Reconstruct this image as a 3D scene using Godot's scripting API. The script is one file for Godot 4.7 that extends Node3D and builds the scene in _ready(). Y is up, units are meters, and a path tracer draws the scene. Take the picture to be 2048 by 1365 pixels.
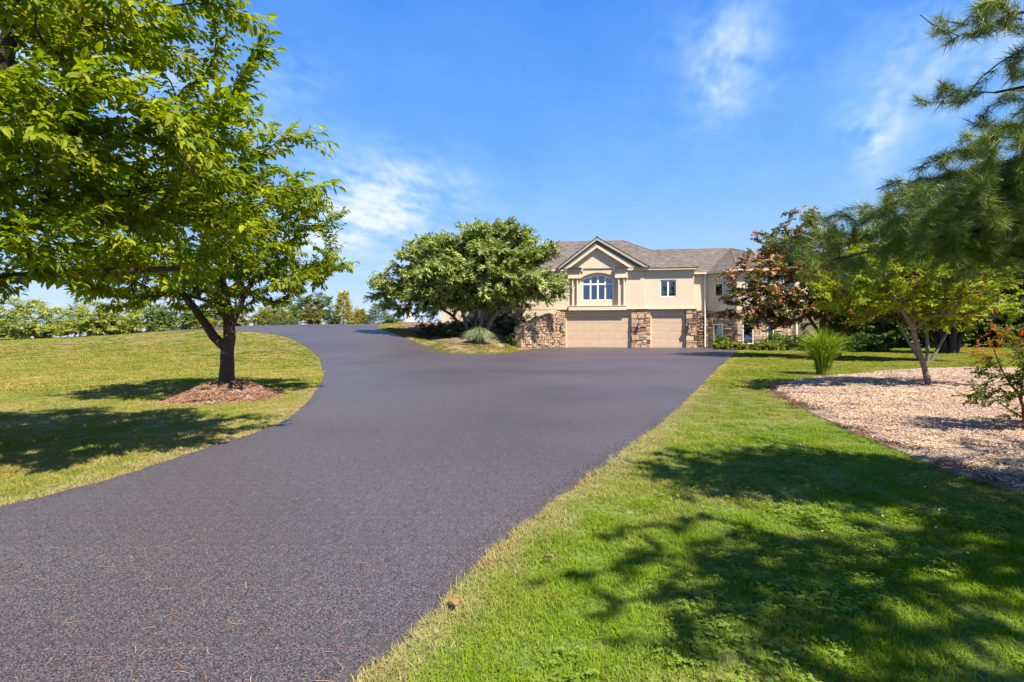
extends Node3D

# ---------------------------------------------------------------- shared state
var rng := RandomNumberGenerator.new()
var patch_noise := FastNoiseLite.new()
var M := {}
var taken := {}

# ground grid
const GX0 := -64.0
const GD0 := -12.0
const GSTEP := 0.5
const GNX := 250
const GND := 180
var grid := PackedFloat32Array()
var tps_x := PackedFloat32Array()
var tps_d := PackedFloat32Array()
var tps_w := PackedFloat32Array()
var tps_a := [0.0, 0.0, 0.0]

var drive_poly := PackedVector2Array()
var bed_poly := PackedVector2Array()
var slope_poly := PackedVector2Array()
var house_poly := PackedVector2Array()

const HOUSE_AT := Vector3(4.07, 0.98, -38.0)
const HOUSE_TURN := -7.0

# ---------------------------------------------------------------- small helpers
func rnd(a: float, b: float) -> float:
	return rng.randf_range(a, b)

func numbered(called: String) -> String:
	if not taken.has(called):
		taken[called] = 0
		return called
	taken[called] += 1
	return "%s_%03d" % [called, taken[called]]

func thing(called: String, label: String, category: String, at := Vector3.ZERO, turn := 0.0, group := "") -> Node3D:
	var o := Node3D.new()
	o.name = numbered(called)
	add_child(o)
	o.position = at
	o.rotation_degrees.y = turn
	o.set_meta("label", label)
	o.set_meta("category", category)
	if group:
		o.set_meta("group", group)
	return o

func put(called: String, mesh: Mesh, mat: Material, parent: Node = self, at := Vector3.ZERO) -> MeshInstance3D:
	var o := MeshInstance3D.new()
	o.name = called
	o.mesh = mesh
	if mat:
		o.material_override = mat
	o.position = at
	parent.add_child(o, true)
	return o

func structure(o: Node, label: String, category: String) -> void:
	o.set_meta("kind", "structure")
	o.set_meta("label", label)
	o.set_meta("category", category)

func stuff(o: Node) -> Node:
	o.set_meta("kind", "stuff")
	return o

func box(called: String, x0: float, x1: float, y0: float, y1: float, z0: float, z1: float, mat: Material, parent: Node) -> MeshInstance3D:
	var b := BoxMesh.new()
	b.size = Vector3(absf(x1 - x0), absf(y1 - y0), absf(z1 - z0))
	return put(called, b, mat, parent, Vector3((x0 + x1) / 2, (y0 + y1) / 2, (z0 + z1) / 2))

func mesh_of(v: PackedVector3Array, idx: PackedInt32Array, col := PackedColorArray(), smooth := true) -> ArrayMesh:
	var st := SurfaceTool.new()
	st.begin(Mesh.PRIMITIVE_TRIANGLES)
	if smooth:
		st.set_smooth_group(0)
		for i in v.size():
			if col.size():
				st.set_color(col[i])
			st.add_vertex(v[i])
		for i in idx:
			st.add_index(i)
	else:
		st.set_smooth_group(-1)
		for i in idx:
			if col.size():
				st.set_color(col[i])
			st.add_vertex(v[i])
	st.generate_normals()
	return st.commit()

func scatter(called: String, mesh: Mesh, mat: Material, places: Array, tints: Array, parent: Node = self) -> MultiMeshInstance3D:
	var mm := MultiMesh.new()
	mm.transform_format = MultiMesh.TRANSFORM_3D
	mm.use_colors = true
	mm.mesh = mesh
	mm.instance_count = places.size()
	for i in places.size():
		mm.set_instance_transform(i, places[i])
		mm.set_instance_color(i, tints[i])
	var o := MultiMeshInstance3D.new()
	o.name = called
	o.multimesh = mm
	o.material_override = mat
	parent.add_child(o, true)
	return o

func lin(r: float, g: float, b: float) -> Color:
	return Color(r, g, b).linear_to_srgb()

func mat(albedo: Color, rough := 0.8, metal := 0.0) -> StandardMaterial3D:
	var m := StandardMaterial3D.new()
	m.albedo_color = albedo
	m.roughness = rough
	m.metallic = metal
	return m

func leaf_mat(back: Color, rough := 0.5) -> StandardMaterial3D:
	var m := mat(Color.WHITE, rough)
	m.vertex_color_use_as_albedo = true
	m.cull_mode = BaseMaterial3D.CULL_DISABLED
	m.backlight_enabled = true
	m.backlight = back
	return m

func noise_tex(kind: int, freq: float, octaves: int, stops: Array, size := 512, seed_ := 1, normal := false, bump := 4.0) -> NoiseTexture2D:
	var n := FastNoiseLite.new()
	n.noise_type = kind
	n.frequency = freq
	n.seed = seed_
	n.fractal_octaves = octaves
	n.fractal_type = FastNoiseLite.FRACTAL_FBM if octaves > 1 else FastNoiseLite.FRACTAL_NONE
	var t := NoiseTexture2D.new()
	t.width = size
	t.height = size
	t.seamless = true
	t.noise = n
	if normal:
		t.as_normal_map = true
		t.bump_strength = bump
	elif stops.size():
		var g := Gradient.new()
		var offs := PackedFloat32Array()
		var cols := PackedColorArray()
		for s in stops:
			offs.append(s[0])
			cols.append(s[1])
		g.offsets = offs
		g.colors = cols
		t.color_ramp = g
	return t

func tri(m: StandardMaterial3D, scale: float) -> StandardMaterial3D:
	m.uv1_triplanar = true
	m.uv1_world_triplanar = true
	m.uv1_scale = Vector3(scale, scale, scale)
	return m

func macro(m: StandardMaterial3D, t: Texture2D, scale: float) -> void:
	m.detail_enabled = true
	m.detail_blend_mode = BaseMaterial3D.BLEND_MODE_MUL
	m.detail_uv_layer = BaseMaterial3D.DETAIL_UV_2
	m.detail_albedo = t
	m.uv2_triplanar = true
	m.uv2_world_triplanar = true
	m.uv2_scale = Vector3(scale, scale, scale)

# ---------------------------------------------------------------- lie of the land
func solve_land(points: Array) -> void:
	var n := points.size()
	var s := n + 3
	var a := []
	for i in n:
		var row := PackedFloat64Array()
		row.resize(s + 1)
		for j in n:
			row[j] = tps_phi(points[i][0] - points[j][0], points[i][1] - points[j][1])
		row[i] += 0.02
		row[n] = 1.0
		row[n + 1] = points[i][0]
		row[n + 2] = points[i][1]
		row[s] = points[i][2]
		a.append(row)
	for k in 3:
		var row := PackedFloat64Array()
		row.resize(s + 1)
		for j in n:
			row[j] = 1.0 if k == 0 else points[j][k - 1]
		a.append(row)
	for c in s:
		var best := c
		for r in range(c + 1, s):
			if absf(a[r][c]) > absf(a[best][c]):
				best = r
		var t = a[c]
		a[c] = a[best]
		a[best] = t
		var pr: PackedFloat64Array = a[c]
		for r in range(c + 1, s):
			var f: float = a[r][c] / pr[c]
			if f != 0.0:
				var row: PackedFloat64Array = a[r]
				for k in range(c, s + 1):
					row[k] -= f * pr[k]
				a[r] = row
	var x := PackedFloat64Array()
	x.resize(s)
	for c in range(s - 1, -1, -1):
		var v: float = a[c][s]
		for k in range(c + 1, s):
			v -= a[c][k] * x[k]
		x[c] = v / a[c][c]
	for i in n:
		tps_x.append(points[i][0])
		tps_d.append(points[i][1])
		tps_w.append(x[i])
	tps_a = [x[n], x[n + 1], x[n + 2]]

func tps_phi(dx: float, dd: float) -> float:
	var r := dx * dx + dd * dd
	return 0.0 if r < 1e-9 else 0.5 * r * log(r)

func raw_height(x: float, d: float) -> float:
	var v: float = tps_a[0] + tps_a[1] * x + tps_a[2] * d
	for i in tps_x.size():
		var dx := x - tps_x[i]
		var dd := d - tps_d[i]
		var r := dx * dx + dd * dd
		if r > 1e-9:
			v += tps_w[i] * 0.5 * r * log(r)
	return v

func land(x: float, d: float) -> float:
	var fx := clampf((x - GX0) / GSTEP, 0.0, GNX - 1.001)
	var fd := clampf((d - GD0) / GSTEP, 0.0, GND - 1.001)
	var i := int(fx)
	var j := int(fd)
	fx -= i
	fd -= j
	var k := j * GNX + i
	return lerpf(lerpf(grid[k], grid[k + 1], fx), lerpf(grid[k + GNX], grid[k + GNX + 1], fx), fd)

func make_land() -> void:
	var pts := []
	# even slope up to the garage
	for x in [-14.0, 0.0, 14.0]:
		for d in [-10.0, 0.0, 9.0, 17.0]:
			pts.append([x, d, 0.0257 * d])
	pts.append_array([
		[-3.0, 25.0, 0.642], [8.0, 26.0, 0.668], [20.0, 26.0, 0.668], [-26.0, 8.0, 0.2], [-26.0, 18.0, 0.44], [-25.0, 25.0, 0.66], [-40.0, 15.0, 0.4],
		[-1.84, 28.7, 0.737], [-4.0, 29.3, 0.84], [-9.5, 24.5, 0.72], [-11.9, 28.0, 1.26], [-6.0, 31.0, 1.42], [-17.0, 35.0, 2.02],
		[-23.7, 38.0, 2.33], [-31.7, 31.0, 1.25], [-36.0, 37.0, 1.62], [-10.6, 40.0, 2.6], [-12.0, 44.0, 2.92], [-16.9, 44.0, 2.93],
		[-22.5, 43.0, 2.78], [-29.7, 41.0, 2.2], [-14.0, 52.0, 2.95], [-14.0, 62.0, 2.2], [-28.0, 62.0, 1.9], [-45.0, 60.0, 1.0], [-60.0, 40.0, 1.2], [-55.0, 20.0, 0.5],
		[0.9, 33.3, 0.9], [4.0, 38.0, 0.98], [9.0, 38.0, 0.975], [13.6, 37.0, 0.97], [9.0, 33.0, 0.86], [4.0, 33.0, 0.86],
		[14.9, 32.5, 0.85], [25.0, 38.0, 0.95], [36.0, 34.0, 0.9], [10.0, 46.0, 1.0], [10.0, 62.0, 1.2], [30.0, 60.0, 1.2], [50.0, 40.0, 1.0], [50.0, 10.0, 0.4], [-3.0, 44.0, 2.3], [-4.0, 62.0, 2.0]])
	solve_land(pts)
	grid.resize(GNX * GND)
	for j in GND:
		for i in GNX:
			var x := GX0 + i * GSTEP
			var d := GD0 + j * GSTEP
			var h := raw_height(x, d)
			var rough := 1.0 if d > 3.0 else clampf(d / 3.0 + 0.4, 0.0, 1.0)
			h += patch_noise.get_noise_2d(x * 9.0, d * 9.0) * 0.012 * rough
			grid[j * GNX + i] = h

# the raised planting bank left of the garage, behind the retaining wall
func soft_edge_distance(p: Vector2) -> float:
	var best := 1e9
	for i in 7:
		var c := Geometry2D.get_closest_point_to_segment(p, slope_poly[i], slope_poly[i + 1])
		best = minf(best, c.distance_to(p))
	return best

func bank(x: float, d: float) -> float:
	var base := land(x, d)
	var top := 1.45 + 0.16 * (d - 31.5) + 0.03 * (x + 2.0)
	top = clampf(top, 0.5, 3.05) + patch_noise.get_noise_2d(x * 14.0, d * 14.0) * 0.05
	var e := soft_edge_distance(Vector2(x, d))
	return maxf(base + 0.012, minf(top, base + 0.012 + 0.19 * e + 0.012 * e * e))

func inside(p: Vector2, poly: PackedVector2Array) -> bool:
	return Geometry2D.is_point_in_polygon(p, poly)

func ground_y(x: float, d: float) -> float:
	var p := Vector2(x, d)
	if inside(p, slope_poly):
		return bank(x, d)
	if inside(p, bed_poly):
		return bed_height(x, d)
	return land(x, d)

func bed_height(x: float, d: float) -> float:
	var e := edge_distance(Vector2(x, d), bed_poly)
	return land(x, d) + 0.015 + 0.17 * (1.0 - exp(-e * 1.6)) + patch_noise.get_noise_2d(x * 40.0, d * 40.0) * 0.01

func edge_distance(p: Vector2, poly: PackedVector2Array) -> float:
	var best := 1e9
	for i in poly.size():
		var c := Geometry2D.get_closest_point_to_segment(p, poly[i], poly[(i + 1) % poly.size()])
		best = minf(best, c.distance_squared_to(p))
	return sqrt(best)

func smooth_line(pts: Array, per: int) -> PackedVector2Array:
	var c := Curve2D.new()
	for i in pts.size():
		var a: Vector2 = pts[maxi(i - 1, 0)]
		var b: Vector2 = pts[mini(i + 1, pts.size() - 1)]
		var t := (b - a) / 6.0
		var before: float = (pts[i] - a).length()
		var after: float = (b - pts[i]).length()
		c.add_point(pts[i], -t.limit_length(before / 2.5), t.limit_length(after / 2.5))
	var out := PackedVector2Array()
	for i in pts.size() - 1:
		for k in per:
			out.append(c.sample(i, float(k) / per))
	out.append(pts[-1])
	return out

func lie(kind: String, x: float, d: float) -> float:
	if kind == "bank":
		return bank(x, d)
	if kind == "bed":
		return bed_height(x, d)
	return land(x, d)

# a sheet cut to an outline and laid over a height function
func draped(poly: PackedVector2Array, cell: float, kind: String, lift: float, skirt: float) -> ArrayMesh:
	var lo := poly[0]
	var hi := poly[0]
	for p in poly:
		lo = lo.min(p)
		hi = hi.max(p)
	lo = (lo / cell).floor() * cell
	var v := PackedVector3Array()
	var idx := PackedInt32Array()
	var col := PackedColorArray()
	var index := {}
	var nx := int(ceil((hi.x - lo.x) / cell))
	var nd := int(ceil((hi.y - lo.y) / cell))
	var marks := {}
	# cells that the outline crosses
	for i in poly.size():
		var a := poly[i]
		var b := poly[(i + 1) % poly.size()]
		var n := int(a.distance_to(b) / (cell * 0.2)) + 1
		for k in n + 1:
			var q := (a.lerp(b, float(k) / n) - lo) / cell
			marks[Vector2i(int(floor(q.x)), int(floor(q.y)))] = true
	for j in nd + 1:
		for i in nx + 1:
			var p0 := lo + Vector2(i, j) * cell
			var square := PackedVector2Array([p0, p0 + Vector2(cell, 0), p0 + Vector2(cell, cell), p0 + Vector2(0, cell)])
			var pieces: Array = []
			if marks.has(Vector2i(i, j)):
				pieces = Geometry2D.intersect_polygons(square, poly)
			elif inside(p0 + Vector2(cell, cell) * 0.5, poly):
				pieces = [square]
			for piece in pieces:
				var t := Geometry2D.triangulate_polygon(piece)
				var at := []
				for p in piece:
					var key := Vector2i(int(round(p.x * 2000.0)), int(round(p.y * 2000.0)))
					if not index.has(key):
						index[key] = v.size()
						v.append(Vector3(p.x, lie(kind, p.x, p.y) + lift, -p.y))
						col.append(Color.WHITE)
					at.append(index[key])
				for k in range(0, t.size(), 3):
					var a: Vector3 = v[at[t[k]]]
					var b: Vector3 = v[at[t[k + 1]]]
					var c: Vector3 = v[at[t[k + 2]]]
					if (b - a).cross(c - a).y > 0:
						idx.append_array([at[t[k]], at[t[k + 2]], at[t[k + 1]]])
					else:
						idx.append_array([at[t[k]], at[t[k + 1]], at[t[k + 2]]])
	if skirt > 0.0:
		var sgn := 1.0 if Geometry2D.is_polygon_clockwise(poly) else -1.0
		for i in poly.size():
			var a := poly[i]
			var b := poly[(i + 1) % poly.size()]
			var n := v.size()
			var out := (b - a).normalized().orthogonal() * sgn * skirt * 0.6
			for p in [a, b]:
				var y: float = lie(kind, p.x, p.y)
				v.append(Vector3(p.x, y + lift, -p.y))
				v.append(Vector3(p.x - out.x, y + lift - skirt, -(p.y - out.y)))
				col.append(Color.WHITE)
				col.append(Color.WHITE)
			idx.append_array([n, n + 1, n + 2, n + 2, n + 1, n + 3])
	return mesh_of(v, idx, col)

# ---------------------------------------------------------------- branches and leaves
class Plant:
	var p: PackedVector3Array = PackedVector3Array()
	var up: PackedInt32Array = PackedInt32Array()
	var r: PackedFloat32Array = PackedFloat32Array()
	var chains: Array = []
	var trunk_chains := 0

func limb(t: Plant, pts: Array, r0: float, r1: float, from := -1) -> int:
	# a hand-laid limb; from = node it leaves (-1 for the foot)
	var c := Curve3D.new()
	for i in pts.size():
		var a: Vector3 = pts[maxi(i - 1, 0)]
		var b: Vector3 = pts[mini(i + 1, pts.size() - 1)]
		c.add_point(pts[i], -(b - a) / 6.0, (b - a) / 6.0)
	var n := maxi(3, int(c.get_baked_length() / 0.18))
	n = mini(n, 26)
	var chain := PackedInt32Array()
	var last := from
	if from >= 0:
		chain.append(from)
	for k in n + 1:
		var u := float(k) / n
		var q := c.sample_baked(u * c.get_baked_length(), true)
		if k > 0 and k < n:
			q += Vector3(rnd(-1, 1), rnd(-1, 1), rnd(-1, 1)) * lerpf(r0, r1, u) * 0.09
		t.p.append(q)
		t.up.append(last)
		t.r.append(lerpf(r0, r1, pow(u, 0.8)))
		last = t.p.size() - 1
		chain.append(last)
	t.chains.append(chain)
	t.trunk_chains = t.chains.size()
	return last

func nearest(t: Plant, q: Vector3) -> int:
	var best := 0
	var bd := 1e9
	for i in t.p.size():
		var dd := t.p[i].distance_squared_to(q)
		if dd < bd:
			bd = dd
			best = i
	return best

func grow(t: Plant, targets: Array, first: int, step: float, rise: float, tip_r: float, wander := 0.05) -> void:
	var core := t.p[first]
	targets.sort_custom(func(a, b): return a.distance_squared_to(core) < b.distance_squared_to(core))
	var start := t.p.size()
	var tips := PackedInt32Array()
	for q: Vector3 in targets:
		var best := first
		var bc := 1e9
		for i in range(first, t.p.size()):
			var to := q - t.p[i]
			var l2 := to.length_squared()
			if l2 > bc * bc:
				continue
			var l := sqrt(l2)
			if l < 0.05:
				continue
			var dir := (t.p[i] - t.p[t.up[i]]).normalized() if t.up[i] >= 0 else Vector3.UP
			var cost := l * (1.25 - 0.25 * dir.dot(to / l))
			if cost < bc:
				bc = cost
				best = i
		var a := t.p[best]
		var len := a.distance_to(q)
		var dir0 := (a - t.p[t.up[best]]).normalized() if t.up[best] >= 0 else Vector3.UP
		var ctrl := a + (dir0 * 0.25 + (q - a).normalized() * 0.25 + Vector3.UP * rise) * len
		var n := maxi(2, int(ceil(len / step)))
		var chain := PackedInt32Array([best])
		var last := best
		for k in range(1, n + 1):
			var u := float(k) / n
			var pt := a * (1 - u) * (1 - u) + ctrl * 2 * u * (1 - u) + q * u * u
			if k < n:
				pt += Vector3(rnd(-1, 1), rnd(-1, 1), rnd(-1, 1)) * step * wander
			t.p.append(pt)
			t.up.append(last)
			t.r.append(0.0)
			last = t.p.size() - 1
			chain.append(last)
		tips.append(last)
		t.chains.append(chain)
	var burden := PackedFloat32Array()
	burden.resize(t.p.size())
	for i in tips:
		burden[i] += 1.0
	for i in range(t.p.size() - 1, start - 1, -1):
		burden[t.up[i]] += burden[i]
		t.r[i] = tip_r * pow(maxf(burden[i], 1.0), 0.5)
	for i in range(start, t.p.size()):
		t.r[i] = minf(t.r[i], t.r[t.up[i]] * 0.95 if t.r[t.up[i]] > 0.0 else t.r[i])

func tube(v: PackedVector3Array, idx: PackedInt32Array, pts: PackedVector3Array, rad: PackedFloat32Array, sides: int, flare := 0.0) -> void:
	var n := pts.size()
	var side := Vector3.RIGHT
	for i in n:
		var dir := (pts[mini(i + 1, n - 1)] - pts[maxi(i - 1, 0)]).normalized()
		if absf(dir.dot(side)) > 0.95:
			side = Vector3.BACK
		side = (side - dir * dir.dot(side)).normalized()
		var up := dir.cross(side)
		for k in sides:
			var a := TAU * k / sides
			var r := rad[i]
			if flare > 0.0 and i < 4:
				r *= 1.0 + flare * pow(1.0 - i / 4.0, 2) * (0.75 + 0.5 * sin(a * 4.0 + 1.0))
			v.append(pts[i] + (side * cos(a) + up * sin(a)) * r)
			if i > 0:
				var b := v.size() - 1
				var nb := b + 1 if k < sides - 1 else b + 1 - sides
				idx.append_array([b - sides, b, nb, b - sides, nb, nb - sides])

func wood(t: Plant, from: int, to: int, sides: int, flare := 0.0) -> ArrayMesh:
	var v := PackedVector3Array()
	var idx := PackedInt32Array()
	for c in range(from, to):
		var pts := PackedVector3Array()
		var rad := PackedFloat32Array()
		var chain: PackedInt32Array = t.chains[c]
		for k in chain.size():
			var i := chain[k]
			pts.append(t.p[i])
			var r := t.r[i]
			if k == 0 and chain.size() > 1 and c > 0:
				r = minf(r, t.r[chain[1]] * 1.25)
			rad.append(r)
		tube(v, idx, pts, rad, sides, flare if c == 0 else 0.0)
	return mesh_of(v, idx)

func leaf_shape(length: float, width: float, fold: float, curl: float, tint := Color.WHITE) -> ArrayMesh:
	# along +X, folded on its midrib, tip curling down
	var v := PackedVector3Array()
	var col := PackedColorArray()
	for k in 4:
		var u: float = [0.0, 0.3, 0.68, 1.0][k]
		var w: float = [0.0, 0.92, 0.78, 0.0][k] * width * 0.5
		var y := -curl * length * u * u
		v.append(Vector3(u * length, y, 0))
		if k in [1, 2]:
			v.append(Vector3(u * length, y + fold * w, w))
			v.append(Vector3(u * length, y + fold * w, -w))
	for i in v.size():
		col.append(tint)
	var idx := PackedInt32Array([0, 2, 1, 0, 1, 3, 1, 2, 5, 1, 5, 4, 1, 4, 6, 1, 6, 3, 4, 5, 7, 4, 7, 6])
	return mesh_of(v, idx, col, false)

func spray_places(count: int, length: float, droop: float, spread: float, size0: float, size1: float) -> Array:
	# leaves set along a shoot that runs along +X
	var out := []
	for i in count:
		var u := (i + 0.6) / count
		var side := 1.0 if i % 2 == 0 else -1.0
		var at := Vector3(u * length, -0.10 * length * u * u, 0)
		var b := Basis(Vector3.RIGHT, rnd(-0.7, 0.7))
		b = Basis(Vector3.BACK, -droop + rnd(-0.6, 0.6)) * b
		b = Basis(Vector3.UP, side * spread * (1.0 - 0.55 * u) + rnd(-0.35, 0.35)) * b
		out.append(Transform3D(b.scaled(Vector3.ONE * rnd(size0, size1)), at))
	return out

func spray_mesh(places: Array, length: float, width: float, vary: float, simple := true) -> ArrayMesh:
	var v := PackedVector3Array()
	var col := PackedColorArray()
	var idx := PackedInt32Array()
	for t: Transform3D in places:
		var s := rnd(1.0 - vary, 1.0 + vary)
		var c := Color(s * rnd(0.92, 1.1), s, s * rnd(0.8, 1.1))
		var n := v.size()
		for q in [Vector3(0, 0, 0), Vector3(0.42 * length, 0.12 * width, width * 0.5), Vector3(0.42 * length, 0.12 * width, -width * 0.5), Vector3(length, -0.1 * length, 0), Vector3(0.45 * length, 0, 0)]:
			v.append(t * q)
			col.append(c)
		idx.append_array([n, n + 4, n + 1, n, n + 2, n + 4, n + 1, n + 4, n + 3, n + 4, n + 2, n + 3])
	return mesh_of(v, idx, col, false)

func shoots(t: Plant, from_chain: int, begin: float, per: float, tilt: float, lift := 0.0) -> Array:
	# where leafy shoots leave the branches: transforms whose +X is the shoot and whose +Y stays up
	var out := []
	for c in range(from_chain, t.chains.size()):
		var chain: PackedInt32Array = t.chains[c]
		var n := chain.size()
		for k in range(1, n):
			var u := float(k) / (n - 1)
			if u < begin:
				continue
			var dir := (t.p[chain[k]] - t.p[chain[k - 1]]).normalized()
			var count := int(per) + (1 if rng.randf() < per - int(per) else 0)
			if k == n - 1:
				count += 1
			for m in count:
				var yaw := atan2(-dir.z, dir.x) + (rnd(-1.3, 1.3) if m > 0 or k < n - 1 else rnd(-0.3, 0.3))
				var pitch := clampf(asin(clampf(dir.y, -1, 1)), -0.6, 0.8) * 0.6 + lift + rnd(-tilt, tilt)
				var b := Basis(Vector3.UP, yaw) * Basis(Vector3.BACK, pitch) * Basis(Vector3.RIGHT, rnd(-0.3, 0.3))
				var at := t.p[chain[k - 1]].lerp(t.p[chain[k]], rng.randf())
				out.append(Transform3D(b, at))
	return out

func in_blobs(blobs: Array, count: int, hollow: float, apart: float) -> Array:
	# points spread through a set of ellipsoids [centre, radii], mostly toward the skin
	var out := []
	var total := 0.0
	for b in blobs:
		total += b[1].x * b[1].y * b[1].z
	for tries in count * 12:
		if out.size() >= count:
			break
		var pick := rng.randf() * total
		var b: Array = blobs[0]
		for bb in blobs:
			pick -= bb[1].x * bb[1].y * bb[1].z
			if pick <= 0.0:
				b = bb
				break
		var q := Vector3(rng.randfn(), rng.randfn(), rng.randfn()).normalized()
		q *= pow(rnd(hollow, 1.0), 0.4)
		var p: Vector3 = b[0] + q * b[1]
		var ok := true
		for o in out:
			if o.distance_squared_to(p) < apart * apart:
				ok = false
				break
		if ok:
			out.append(p)
	return out

func tinted(base: Color, vary: float, warm: float) -> Color:
	var s := rnd(1.0 - vary, 1.0 + vary)
	var w := rnd(-warm, warm)
	return Color(base.r * s * (1.0 + w), base.g * s, base.b * s * (1.0 - w))

func blend(a: Color, b: Color, t: float) -> Color:
	return a.lerp(b, clampf(t, 0.0, 1.0))

func seen(p: Vector3) -> bool:
	var d := -p.z
	return d > 0.5 and absf(p.x) < d * 1.03 and absf(p.y - 1.5) < d * 0.69

# ---------------------------------------------------------------- scene
func _ready() -> void:
	rng.seed = 20240611
	patch_noise.seed = 7
	patch_noise.frequency = 0.03
	patch_noise.fractal_octaves = 3

	# camera
	var cam := Camera3D.new()
	cam.name = "camera"
	add_child(cam)
	cam.position = Vector3(0, 1.5, 0)
	cam.fov = 68.63
	cam.near = 0.05
	cam.far = 4000.0
	cam.current = true

	# sky and exposure
	var env := Environment.new()
	env.tonemap_mode = Environment.TONE_MAPPER_LINEAR
	env.tonemap_exposure = 2.45
	env.background_mode = Environment.BG_SKY
	var sky := Sky.new()
	var pano := PanoramaSkyMaterial.new()
	pano.panorama = sky_picture()
	sky.sky_material = pano
	env.sky = sky
	env.background_energy_multiplier = 0.485
	env.sdfgi_enabled = true
	env.ssao_enabled = true
	env.ssil_enabled = true
	var we := WorldEnvironment.new()
	we.name = "world_environment"
	we.environment = env
	add_child(we)

	# sun: high, behind the camera's right shoulder
	var sun := DirectionalLight3D.new()
	sun.name = "sun"
	add_child(sun)
	sun.light_color = Color(1.0, 0.955, 0.88)
	sun.light_energy = 1.6
	sun.light_angular_distance = 0.53
	sun.shadow_enabled = true
	sun.look_at_from_position(Vector3(0.58, 1.3, 0.72), Vector3.ZERO)

	make_materials()
	outlines()
	make_land()
	ground_and_drive()
	house()
	retaining_wall()
	lawns()
	mulch()
	trees_left()
	tree_by_house()
	plants_by_house()
	plants_right()
	pine()
	far_left()
	far_right()
	litter()

func sky_picture() -> ImageTexture:
	var w := 2048
	var h := 1024
	var im := Image.create(w, h, false, Image.FORMAT_RGB8)
	im.fill(Color(0.62, 0.72, 0.84))
	var n1 := FastNoiseLite.new()
	n1.seed = 3
	n1.frequency = 1.6
	n1.fractal_octaves = 5
	var n2 := FastNoiseLite.new()
	n2.seed = 11
	n2.frequency = 0.55
	n2.fractal_octaves = 3
	# [azimuth deg, elevation deg, half width, half height, strength]
	var wisps := [[-15.0, 15.5, 9.0, 4.6, 0.8], [-20.5, 11.0, 8.0, 3.6, 0.45], [23.0, 27.5, 5.0, 5.5, 0.5], [42.0, 23.5, 6.5, 6.0, 0.5], [35.5, 18.5, 2.6, 3.4, 0.5], [-24.0, 26.0, 4.0, 3.0, 0.25], [-38.0, 22.0, 10.0, 7.0, 0.6],
		[75.0, 20.0, 10.0, 5.0, 0.5], [130.0, 26.0, 12.0, 6.0, 0.5], [-95.0, 18.0, 11.0, 5.0, 0.6], [-150.0, 24.0, 12.0, 6.0, 0.5], [175.0, 14.0, 9.0, 4.0, 0.5]]
	for j in range(0, h / 2 + 2):
		var el := (0.5 - (j + 0.5) / h) * PI
		var y := sin(el)
		var t := clampf(el / (PI * 0.5), 0.0, 1.0)
		# measured down the photograph's own sky
		var c: Color
		var horizon := Color8(214, 229, 247)
		var low := Color8(164, 203, 247)
		var mid := Color8(108, 168, 242)
		var high := Color8(76, 140, 230)
		var top := Color8(40, 98, 205)
		if t < 0.09:
			c = horizon.lerp(low, t / 0.09)
		elif t < 0.22:
			c = low.lerp(mid, (t - 0.09) / 0.13)
		elif t < 0.38:
			c = mid.lerp(high, (t - 0.22) / 0.16)
		else:
			c = high.lerp(top, (t - 0.38) / 0.62)
		for i in w:
			var az := TAU * ((i + 0.5) / w)
			if az > PI:
				az -= TAU
			var x := sin(az) * cos(el)
			var z := -cos(az) * cos(el)
			var q := Vector2(x, z) / (y + 0.16)
			# streaks drawn out along one wind direction
			var s := n1.get_noise_2d(q.x * 1.7 + q.y * 0.6, q.y * 1.05 - q.x * 0.35) + 0.5 * n1.get_noise_2d(q.x * 5.0 + q.y * 3.0, q.y * 4.0 - q.x) + 0.35 * n1.get_noise_2d(q.x * 16.0 + q.y * 5.0, q.y * 9.0 - q.x * 4.0)
			var amount := 0.035 + 0.05 * clampf(n2.get_noise_2d(q.x * 1.3, q.y * 1.3) + 0.2, 0.0, 1.0)
			var azd := rad_to_deg(az)
			var eld := rad_to_deg(el)
			for b in wisps:
				var da: float = azd - b[0]
				if da > 180.0:
					da -= 360.0
				if da < -180.0:
					da += 360.0
				if absf(da) > b[2] * 2.2:
					continue
				var de: float = eld - b[1]
				var g := exp(-(da * da / (b[2] * b[2]) + de * de / (b[3] * b[3])) * 1.2)
				amount += g * b[4]
			var cover := clampf(amount * (0.68 + 1.15 * s), 0.0, 0.85)
			im.set_pixel(i, j, c.lerp(Color(0.93, 0.95, 0.985), cover))
	return ImageTexture.create_from_image(im)

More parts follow.
